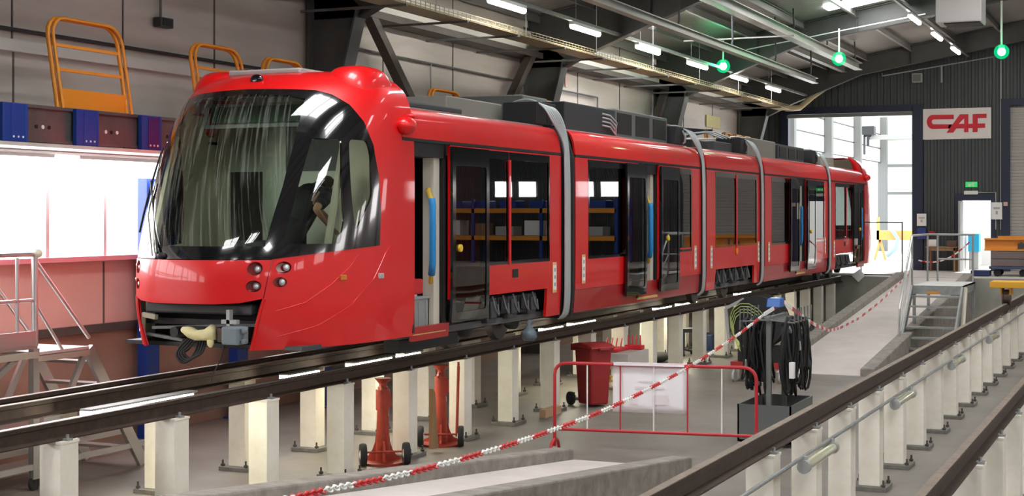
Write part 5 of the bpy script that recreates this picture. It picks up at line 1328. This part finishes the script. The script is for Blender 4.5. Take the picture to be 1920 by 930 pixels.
def tape():
    K = [(1432, 590, 18.9), (1470, 566, 19.2), (1500, 590, 19.6), (1530, 610, 22), (1555, 620, 25), (1575, 615, 28), (1610, 597, 31), (1650, 566, 34), (1690, 528, 38), (1704, 514, 40)]
    P = [atd(*k) for k in K]
    r = thing('barrier_tape', P[0], 'red and white hazard tape sagging from the cable rack up along the far ramp', 'tape')
    n = 0
    for a, b in zip(P[:-1], P[1:]):
        L = (b - a).length; m_ = max(2, int(L / .45))
        for k in range(m_):
            MB().bar(a.lerp(b, k / m_), a.lerp(b, (k + 1) / m_), .01, .05).build('tape_length', CR if n % 2 else CW, r); n += 1
tape()
# ------------------------------------------------------------------ table with plastic sheet, under-track clutter
def trestle_table():
    cx, cy = -8.2, 22.4; zt = -.50
    r = thing('trestle_table', (cx, cy, ZF), 'table on yellow trestles covered by a clear plastic sheet, behind the red bin', 'table')
    MB().bx(cx - .38, cx + .38, cy - .48, cy + .48, zt - .03, zt).build('table_top', WOOD, r)
    MB().bx(cx - .39, cx + .39, cy - .5, cy + .5, zt, zt + .006).bx(cx + .38, cx + .39, cy - .5, cy + .5, zt - .28, zt).bx(cx - .39, cx + .39, cy - .51, cy - .5, zt - .24, zt).build('plastic_sheet', mat('plastic_sheet', (.58, .55, .50), .25, bump=.8, bscale=8), r)
    Yl = mat('trestle_yellow', (.72, .48, .04), .5)
    for y in (cy - .3, cy + .3):
        for x in (-.3, .3):
            MB().bar((cx + x * 1.1, y - .18, ZF), (cx + x, y, zt - .03), .03, .03).bar((cx + x * 1.1, y + .18, ZF), (cx + x, y, zt - .03), .03, .03).build('trestle_leg', Yl, r)
        MB().bx(cx - .38, cx + .38, y - .13, y - .10, ZF + .25, ZF + .28).build('trestle_bar', Yl, r)
trestle_table()
tx, ty = -8.2, 22.4
r = thing('red_tray', (tx - .05, ty - .1, -.49), 'red plastic tray with upright prongs on the sheeted table', 'tray')
MB().bx(tx - .3, tx + .15, ty - .35, ty + .2, -.49, -.44).build('tray_body', RPLAST, r, bevel=.015)
for k in range(4): MB().cyl((tx - .2 + .08 * k, ty + .12, -.44), (tx - .18 + .08 * k, ty + .14, -.30), .016, 8, .01).build('tray_prong', RPLAST, r)
r = thing('prong_rack', (tx + .2, ty + .35, -.49), 'small red rack with upright prongs at the far corner of the sheeted table', 'rack')
MB().bx(tx + .05, tx + .35, ty + .28, ty + .42, -.49, -.42).build('rack_body', RPLAST, r, bevel=.01)
for k in range(4): MB().cyl((tx + .09 + .07 * k, ty + .35, -.42), (tx + .09 + .07 * k, ty + .35, -.26), .016, 8, .01).build('rack_prong', RPLAST, r)
r = thing('swivel_stool', (-9.2, 29.2, ZF), 'small dark stool with castors between the cream posts under the tram', 'stool')
MB().cyl((-9.2, 29.2, -.72), (-9.2, 29.2, -.64), .2, 18).build('seat', BLKM, r, smooth=40)
MB().cyl((-9.2, 29.2, ZF + .1), (-9.2, 29.2, -.72), .03, 8).build('column', DGREY, r)
for k in range(5):
    a = 2 * PI * k / 5; MB().bar((-9.2, 29.2, ZF + .12), (-9.2 + .28 * math.cos(a), 29.2 + .28 * math.sin(a), ZF + .07), .04, .03).ball((-9.2 + .28 * math.cos(a), 29.2 + .28 * math.sin(a), ZF + .032), .032, 8, 6).build('castor_leg', BLKM, r)
tag(MB().bx(-9.25, -8.95, 30.4, 31.0, ZF, ZF + .34).build('blue_tool_box', mat('dark_blue_box', (.02, .04, .10), .5), bevel=.02), 'dark blue box on the pit floor beside the swivel stool', 'box')
tag(MB().ball((-9.2, 27.6, ZF + .10), (.18, .45, .10), 12, 6).build('black_bag', BLKR, smooth=True), 'black bag lying on the pit floor between the cream posts under the tram', 'bag')
tag(MB().bx(-9.2, -8.9, 33.0, 33.7, ZF, ZF + .42).build('grey_cabinet', DGREY, bevel=.02), 'dark grey cabinet on the pit floor left of the cable drum', 'cabinet')
tag(MB().bx(-8.24, -8.14, 19.35, 19.95, ZF, ZF + .12).build('wooden_beam', mat('pine', (.5, .33, .2), .7), bevel=.005), 'short pinkish wooden beam on the floor at the foot of a post left of the red bin', 'timber')
# ------------------------------------------------------------------ steel stairs beside the far ramp
def stairs():
    x0, x1 = -5.05, -4.02; yf, yd, yb = 30.4, 32.0, 34.2; z = .2
    r = thing('steel_stairs', (x0, yf, ZF), 'galvanised steel steps with handrails and a small landing at the far ramp', 'stairs')
    MB().bx(x0, x1, yd, yb, z - .03, z).build('landing_deck', mat('landing_pale', (.66, .65, .62), .5), r)
    MB().bx(x0, x1, yd - .02, yd, z - .18, z).bx(x1 - .02, x1, yd, yb, z - .18, z).bx(x0, x0 + .02, yd, yb, z - .18, z).build('deck_edge', GALV, r)
    MB().bx((x0 + x1) / 2 - .2, (x0 + x1) / 2 + .05, yd - .03, yd - .02, z - .17, z - .12).build('warning_sticker', ORANGE, r)
    n = 6
    for k in range(1, n + 1):
        zz = z - k * .2; y = yd - k * (yd - yf) / (n + 1)
        MB().bx(x0 + .03, x1 - .03, y - .11, y + .11, zz - .035, zz).build('stair_tread', GALV, r)
    for x in (x0, x1):
        MB().bar((x, yd, z - .08), (x, yf, ZF + .08), .04, .18).build('stair_stringer', GALV, r)
    for (x, y) in ((x0, yd + .02), (x0, yb - .02), (x1 - .05, yb - .02), (x0 + .22, yb - .02)):
        MB().cyl((x, y, z), (x, y, z + 1.05), .022, 8).build('rail_post', GALV, r)
    for (x, y) in ((x0 + .03, yb - .1), (x1 - .03, yb - .1), (x0 + .03, yd + .1), (x1 - .03, yd + .1)):
        MB().bx(x - .03, x + .03, y - .03, y + .03, ZF, z - .03).build('support_leg', GALV, r)
    MB().cyl((x0, yb - .02, z + 1.05), (x1, yb - .02, z + 1.05), .024, 8).cyl((x0 + .22, yb - .02, z + .5), (x1 - .05, yb - .02, z + .5), .02, 8).cyl((x0, yd, z + 1.05), (x0, yb, z + 1.05), .024, 8).build('hand_rail', GALV, r)
    MB().tube([(x0, yb, z + 1.05), (x0, yd + .02, z + 1.05), (x0, yf + .1, ZF + 1.05), (x0, yf, ZF + .9)], .026, 8).tube([(x0, yd, z + .55), (x0, yf, ZF + .5)], .02, 8).cyl((x0, yf, ZF), (x0, yf, ZF + 1.0), .022, 8).build('stair_rail', ALU, r, smooth=60)
    MB().tube([(x1 + .05, yd + .1, z - .05), (x1 + .08, yd - .6, z - .85)], .045, 8).build('rail_sleeve', mat('sleeve_cream', (.65, .6, .5), .5), r)
stairs()
# thin gate rail across the platform edge
def edge_rail():
    a = at(1629, 0, -7.9); 
    r = thing('edge_gate', (-7.35, YP + .2, 0), 'thin dark gate frame across the platform edge in front of the open sliding door', 'gate')
    x0, x1, y = -7.86, -6.75, YP + .25
    y = YP + .12
    for x in (x0, x1): MB().bx(x - .015, x + .015, y - .015, y + .015, 0, 1.5).build('gate_post', DGREY, r)
    for zz in (1.47, .03): MB().bx(x0, x1, y - .012, y + .012, zz, zz + .03).build('gate_rail', DGREY, r)
edge_rail()
tag(MB().prism([(-8.10, .02), (-7.9, -.16), (-7.72, .02), (-7.86, .2)], 'y', YP - .06, YP - .05).build('paper_sheet', WHITE), 'white sheet of paper hanging at the far end of the tram rails', 'paper')
# ------------------------------------------------------------------ end wall things
def sign():
    x0, x1, z0, z1 = -6.97, -4.98, 3.98, 4.91; y = YE - .06
    r = thing('wall_sign_board', (x0, y, z0), 'white board with large red CAF lettering on the dark end wall', 'sign')
    MB().bx(x0, x1, y, y + .05, z0, z1).build('sign_board', mat('sign_white', (.80, .77, .74), .5), r)
    W, H = x1 - x0, z1 - z0
    def Q(px, py):
        s_ = (px - 237) / 988; yt = 185 - 45 * s_; yb = 650 - 38 * s_
        return (x0 + W * s_, z1 - H * (py - yt) / (yb - yt))
    m = mat('sign_red', (.66, .01, .03), .45)
    def arc(cx, cy, rx, ry, a0, a1, n=14): return [(cx + rx * math.cos(math.radians(a0 + (a1 - a0) * k / n)), cy + ry * math.sin(math.radians(a0 + (a1 - a0) * k / n))) for k in range(n + 1)]
    outer = [(688, 262), (385, 270)] + arc(385, 378, 90, 108, 270, 90) + [(640, 475), (660, 410), (400, 413)] + arc(400, 376, 33, 37, 90, 270) + [(688, 330)]
    def poly(pts, nm, d=.012):
        P = [Q(*p) for p in pts]
        from mathutils.geometry import tessellate_polygon
        tr = tessellate_polygon([[Vector((p[0], p[1], 0)) for p in P]]); n = len(P)
        vs = [(p[0], y - d, p[1]) for p in P] + [(p[0], y, p[1]) for p in P]
        fs = []
        for t in tr:
            a, b, c = (Vector(vs[i]) for i in t); nn = (b - a).cross(c - a); fs.append(tuple(t) if nn.y < 0 else tuple(t)[::-1])
        ar = sum(P[i][0] * P[(i + 1) % n][1] - P[(i + 1) % n][0] * P[i][1] for i in range(n))
        for i in range(n):
            j = (i + 1) % n; q = (i, i + n, j + n, j); fs.append(q[::-1] if ar < 0 else q)
        return MB().add(vs, fs).build(nm, m, r)
    poly(outer, 'letter_c')
    poly([(583, 540), (778, 256), (900, 252), (900, 398), (960, 396), (960, 462), (900, 465), (900, 525), (838, 527), (838, 468), (725, 472), (680, 537)], 'letter_a', .013)
    # the counter of the A stays white
    P = [Q(*p) for p in [(762, 400), (838, 398), (838, 318)]]
    MB().prism(P, 'y', y - .0145, y - .012).build('letter_counter', MATS['sign_white'], r)
    poly([(960, 250), (1160, 240), (1160, 304), (1032, 310), (1032, 392), (1140, 388), (1140, 455), (1032, 460), (1032, 520), (960, 523)], 'letter_f')
    poly([(620, 413), (780, 404), (780, 470), (600, 476)], 'letter_bar')
sign()
g = mat('exit_green', (.02, .45, .10), .5, emis=(.05, .8, .2), estr=.35)
r = thing('exit_sign', (-5.5, YE - .05, 2.5), 'green emergency exit pictogram sign above the person door', 'sign')
MB().bx(-5.72, -5.38, YE - .06, YE - .02, 2.52, 2.68).build('sign_plate', g, r)
MB().bx(-5.52, -5.47, YE - .063, YE - .06, 2.55, 2.65).bx(-5.64, -5.58, YE - .063, YE - .06, 2.55, 2.62).bx(-5.58, -5.53, YE - .063, YE - .06, 2.585, 2.61).build('sign_symbol', WHITE, r)
r = thing('emergency_light', (-5.55, YE - .1, 2.3), 'pale emergency light box just below the green exit sign', 'lamp')
MB().bx(-5.76, -5.36, YE - .1, YE - .02, 2.30, 2.41).build('light_case', WPLAST, r, bevel=.01)
MB().bx(-5.73, -5.39, YE - .105, YE - .1, 2.32, 2.39).build('light_cover', mat('diffuser', (.8, .8, .75), .3), r)
conduit([(-5.36, YE - .04, 2.36), (-4.85, YE - .04, 2.36), (-4.85, YE - .04, 1.25)], 'thin pipe from the emergency light down beside the person door', .018, LGREY)
conduit([(-4.70, YE - .04, 6.3), (-4.70, YE - .04, 1.25)], 'long vertical pipe between the white sign and the roller shutter', .022, mat('pipe_pale', (.45, .46, .44), .4))
r = thing('speaker_box', (-7.13, YE - .15, 5.75), 'small grey speaker box high on the end wall', 'speaker')
MB().bx(-7.28, -6.98, YE - .2, YE - .02, 5.72, 6.0).build('speaker_case', LGREY, r, bevel=.015)
MB().bx(-7.25, -7.01, YE - .205, YE - .2, 5.75, 5.97).build('speaker_grille', MGREY, r)
conduit([(-8.2, YE - .04, 6.05), (-8.2, YE - .04, 5.97), (-4.9, YE - .04, 6.42)], 'pale pipe sloping along the top of the end wall', .018, LGREY)
conduit([(-6.42, YE - .04, 6.2), (-6.42, YE - .04, 5.7)], 'short vertical pipe high on the end wall right of the speaker', .03, LGREY)
def notice(x0, x1, z0, z1, txt, m=WHITE):
    r = thing('notice', ((x0 + x1) / 2, YE - .03, z0), txt, 'notice', 'papers on the end wall')
    MB().bx(x0, x1, YE - .12, YE - .11, z0, z1).build('paper_sheet', m, r)
    MB().bx(x0 + .2 * (x1 - x0), x1 - .2 * (x1 - x0), YE - .125, YE - .12, z0 + .6 * (z1 - z0), z0 + .72 * (z1 - z0)).bx(x0 + .4 * (x1 - x0), x0 + .6 * (x1 - x0), YE - .125, YE - .12, z0 + .3 * (z1 - z0), z0 + .5 * (z1 - z0)).build('printed_mark', LGREY, r)
notice(-7.14, -6.86, 1.35, 1.72, 'white notice above the blue dispenser beside the sliding door')
notice(-4.97, -4.66, 1.55, 2.06, 'white notice taped on the pipes right of the person door')
tag(MB().bx(-7.12, -6.86, YE - .2, YE - .02, .95, 1.30).build('dispenser', mat('dispenser_blue', (.02, .05, .2), .4), bevel=.02), 'small dark blue dispenser below the notice beside the sliding door', 'dispenser')
tag(MB().bx(-6.80, -6.62, YE - .1, YE - .02, 1.06, 1.20).build('alarm_box', mat('alarm_red', (.35, .02, .02), .4), bevel=.01), 'small dark red alarm box right of the blue dispenser', 'alarm')
tag(MB().bx(-4.62, -4.50, YE - .15, YE - .05, 1.95, 2.07).build('switch_box', mat('switch_pink', (.62, .42, .36), .5), bevel=.01), 'small pinkish switch box beside the roller shutter', 'switch')
def small_table():
    x0, x1, y0, y1, z = -6.75, -5.85, 45.2, 45.9, .74
    r = thing('wooden_table', (x0, y0, 0), 'small wooden table against the end wall behind the steel stairs', 'table')
    MB().bx(x0, x1, y0, y1, z - .03, z).build('table_top', WOOD, r); MB().bx(x0 + .04, x1 - .04, y0 + .04, y1 - .04, z - .12, z - .03).build('table_apron', WOOD, r)
    for x in (x0 + .04, x1 - .09):
        for y in (y0 + .04, y1 - .09): MB().bx(x, x + .05, y, y + .05, 0, z - .03).build('leg', WOOD, r)
small_table()
tag(MB().bx(-6.68, -6.45, 45.35, 45.6, .745, .95).build('small_white_box', WPLAST, bevel=.01), 'white box on the left of the wooden table', 'box')
tag(MB().bx(-6.15, -5.88, 45.35, 45.65, .745, .92).build('file_tray', mat('tray_brown', (.12, .07, .05), .5), bevel=.01), 'dark tray of papers on the right of the wooden table', 'tray')
r = thing('coat_cabinet', (-5.4, 48.5, 0), 'bright blue cabinet seen through the person door', 'cabinet')
MB().bx(-5.80, -5.48, 47.5, 48.0, 0.55, 1.1).build('cabinet_body', mat('cabinet_blue', (.02, .42, .72), .4), r)
MB().bx(-5.48, -5.475, 47.52, 47.98, .57, 1.08).build('cabinet_door', mat('cabinet_blue2', (.03, .5, .8), .4), r)
MB().bx(-5.78, -5.5, 47.55, 47.95, 0, .55).build('cabinet_base', LGREY, r)
tag(MB().bx(-5.24, -5.14, 49.0, 49.08, 1.0, 1.75).build('hanging_coat', mat('coat_plum', (.05, .01, .05), .8), bevel=.03), 'dark garment hanging on the wall seen through the person door', 'coat')
# orange beam on stacked slabs and a trolley
def trolley():
    x0, x1 = -4.62, -2.2; y0, y1 = 42.4, 43.4
    r = thing('platform_trolley', (x0, y0, 0), 'dark blue platform trolley on castors at the right edge of the platform', 'trolley')
    MB().bx(x0, x1, y0, y1, .20, .27).build('trolley_deck', mat('trolley_blue', (.04, .06, .12), .5), r)
    MB().bx(-3.68, -3.63, y0 - .02, y0 + .03, .2, .98).build('trolley_upright', mat('trolley_blue'  , (.04, .06, .12)), r)
    for x in (x0 + .2, -3.75, x1 - .2):
        for y in (y0 + .15, y1 - .15):
            MB().lathe([(.05, -.025), (.10, -.022), (.10, .022), (.05, .025)], (x, y, .10), 16, 'y').bx(x - .03, x + .03, y - .03, y + .03, .12, .2).build('castor_wheel', TYRE, r)
    s = mat('slab_brown', (.16, .12, .11), .6)
    tag(MB().bx(x0 + .05, x1, y0 + .1, y1 - .1, .275, .47).build('steel_slab', s, bevel=.01), 'lower brown slab lying on the dark blue trolley', 'slab', 'slabs on the trolley')
    tag(MB().bx(x0 + .05, x1, y0 + .1, y1 - .1, .48, .68).build('steel_slab', s, bevel=.01), 'upper brown slab lying on the dark blue trolley, under the orange beam', 'slab', 'slabs on the trolley')
    b = thing('lifting_beam', (x0, y0, .7), 'orange lifting beam with a lug lying on the brown slabs at the right edge', 'beam')
    xa = x0 - .15
    O = mat('beam_orange', (.72, .27, .03), .45)
    MB().bx(xa, x1, y0 + .2, y0 + .5, .70, .74).bx(xa, x1, y0 + .33, y0 + .37, .74, 1.0).bx(xa, x1, y0 + .2, y0 + .5, 1.0, 1.04).build('beam_profile', O, b)
    MB().bx(xa + .3, x1, y0 + .75, y0 + .95, .70, 1.10).build('rear_beam', O, b)
    MB().bx(-3.9, -3.72, y0 + .28, y0 + .30, .76, .9).cyl((-3.81, y0 + .27, .9), (-3.81, y0 + .43, .9), .035, 10).build('lifting_lug', DGREY, b)
    tag(MB().bx(-5.1, -4.6, 42.3, 42.8, .002, .16).build('navy_crate', mat('crate_navy', (.01, .02, .09), .5), bevel=.02), 'low navy crate on the platform left of the trolley', 'crate')
trolley()
# yellow dolly on the right-hand rail
def dolly():
    y = 29.6; r = thing('rail_dolly', (XD, y, 0), 'yellow steel dolly with a grooved wheel standing on the right-hand rail at the right edge', 'dolly')
    MB().bx(XD - .28, XD + .9, y - .15, y + .5, .30, .42).build('dolly_frame', YEL, r, bevel=.01)
    MB().prism([(y - .12, .30), (y + .42, .30), (y + .32, .16), (y + .0, .16)], 'x', XD - .1, XD - .07).prism([(y - .12, .30), (y + .42, .30), (y + .32, .16), (y + .0, .16)], 'x', XD + .07, XD + .10).build('wheel_bracket', YEL, r)
    MB().lathe([(.05, -.08), (.17, -.075), (.17, -.05), (.13, -.045), (.13, .045), (.17, .05), (.17, .075), (.05, .08)], (XD, y + .15, .13), 22, 'x').build('grooved_wheel', mat('wheel_brown', (.12, .08, .06), .5), r, smooth=35)
dolly()
# pallet rack against the right part of the end wall: it is what the tram windows mirror
def pallet_rack():
    r = thing('pallet_rack', (4.5, 45, 0), 'orange and blue pallet rack mirrored in the tram windows', 'rack')
    for x in (.6, 3.2, 5.8, 8.4):
        for y in (44.4, 45.4): MB().bx(x - .05, x + .05, y - .04, y + .04, 0, 2.2).build('rack_upright', BLUE, r)
    for z in (.85, 1.75):
        for y in (44.36, 45.36): MB().bx(.6, 8.4, y, y + .05, z, z + .14).build('rack_beam', ORANGE, r)
        MB().bx(.6, 8.4, 44.4, 45.4, z + .14, z + .16).build('rack_shelf', WOOD, r)
    for k in range(7):
        x = 1.0 + 1.05 * k; MB().bx(x, x + .6, 44.5, 45.2, 1.91, 2.15).build('blue_bin', BLUE, r, bevel=.02)
        MB().bx(x + .1, x + .75, 44.5, 45.2, 1.01, 1.3 + .1 * (k % 3)).build('carton', [LGREY, WOOD, WPLAST][k % 3], r, bevel=.01)
pallet_rack()
# outside: orange bench with a cloth, hoist on the neighbouring bay
r = thing('orange_stand', (-9.3, 56, 0), 'orange stand outside the sliding door with a blue cloth', 'stand')
MB().bx(-10.1, -8.5, 55.8, 56.3, .75, 1.1).bx(-10.1, -10.0, 55.8, 55.9, .75, 1.6).build('stand_top', mat('stand_orange', (.85, .42, .12), .5), r)
for x in (-10.0, -8.6): MB().bar((x - .2, 56, 0), (x, 56, .75), .08, .08).bar((x + .2, 56, 0), (x, 56, .75), .08, .08).build('stand_leg', mat('stand_orange2', (.8, .4, .12), .5), r)
MB().tube([(-9.5, 55.75, 1.1), (-9.3, 55.72, .8), (-9.4, 55.7, .4), (-9.7, 55.7, .15)], .08, 8).build('blue_cloth', mat('cloth_blue', (.35, .52, .8), .7), r, smooth=True)
r = thing('electric_hoist', (-10.3, 55, 4.6), 'dark electric hoist hanging from a crane rail beyond the sliding door', 'hoist')
MB().lathe([(.1, -.12), (.17, -.1), (.17, .1), (.1, .12)], (-10.25, 55, 4.72), 18, 'x').build('hoist_drum', BLKM, r, smooth=40)
MB().bx(-10.45, -10.0, 54.8, 55.2, 4.62, 4.95).bx(-10.42, -10.36, 54.9, 55.1, 3.9, 4.62).bx(-10.3, -10.2, 54.9, 55.0, 4.2, 4.62).build('hoist_body', DGREY, r, bevel=.03)
MB().bx(-10.25, -7.0, 55.0, 55.12, 4.45, 4.62).build('hoist_rail', LGREY, r)
r = thing('safety_rope', (-6.8, 45, .6), 'red and white chain sagging behind the steel stairs landing', 'chain')
P_ = [(-6.85 + 1.45 * k / 14, 44.6, .35 + .55 * (k / 14) ** 2 - .12 * math.sin(PI * k / 14)) for k in range(15)]
for k in range(14): MB().bar(P_[k], P_[k + 1], .03, .04).build('chain_length', CR if k % 2 else CW, r)
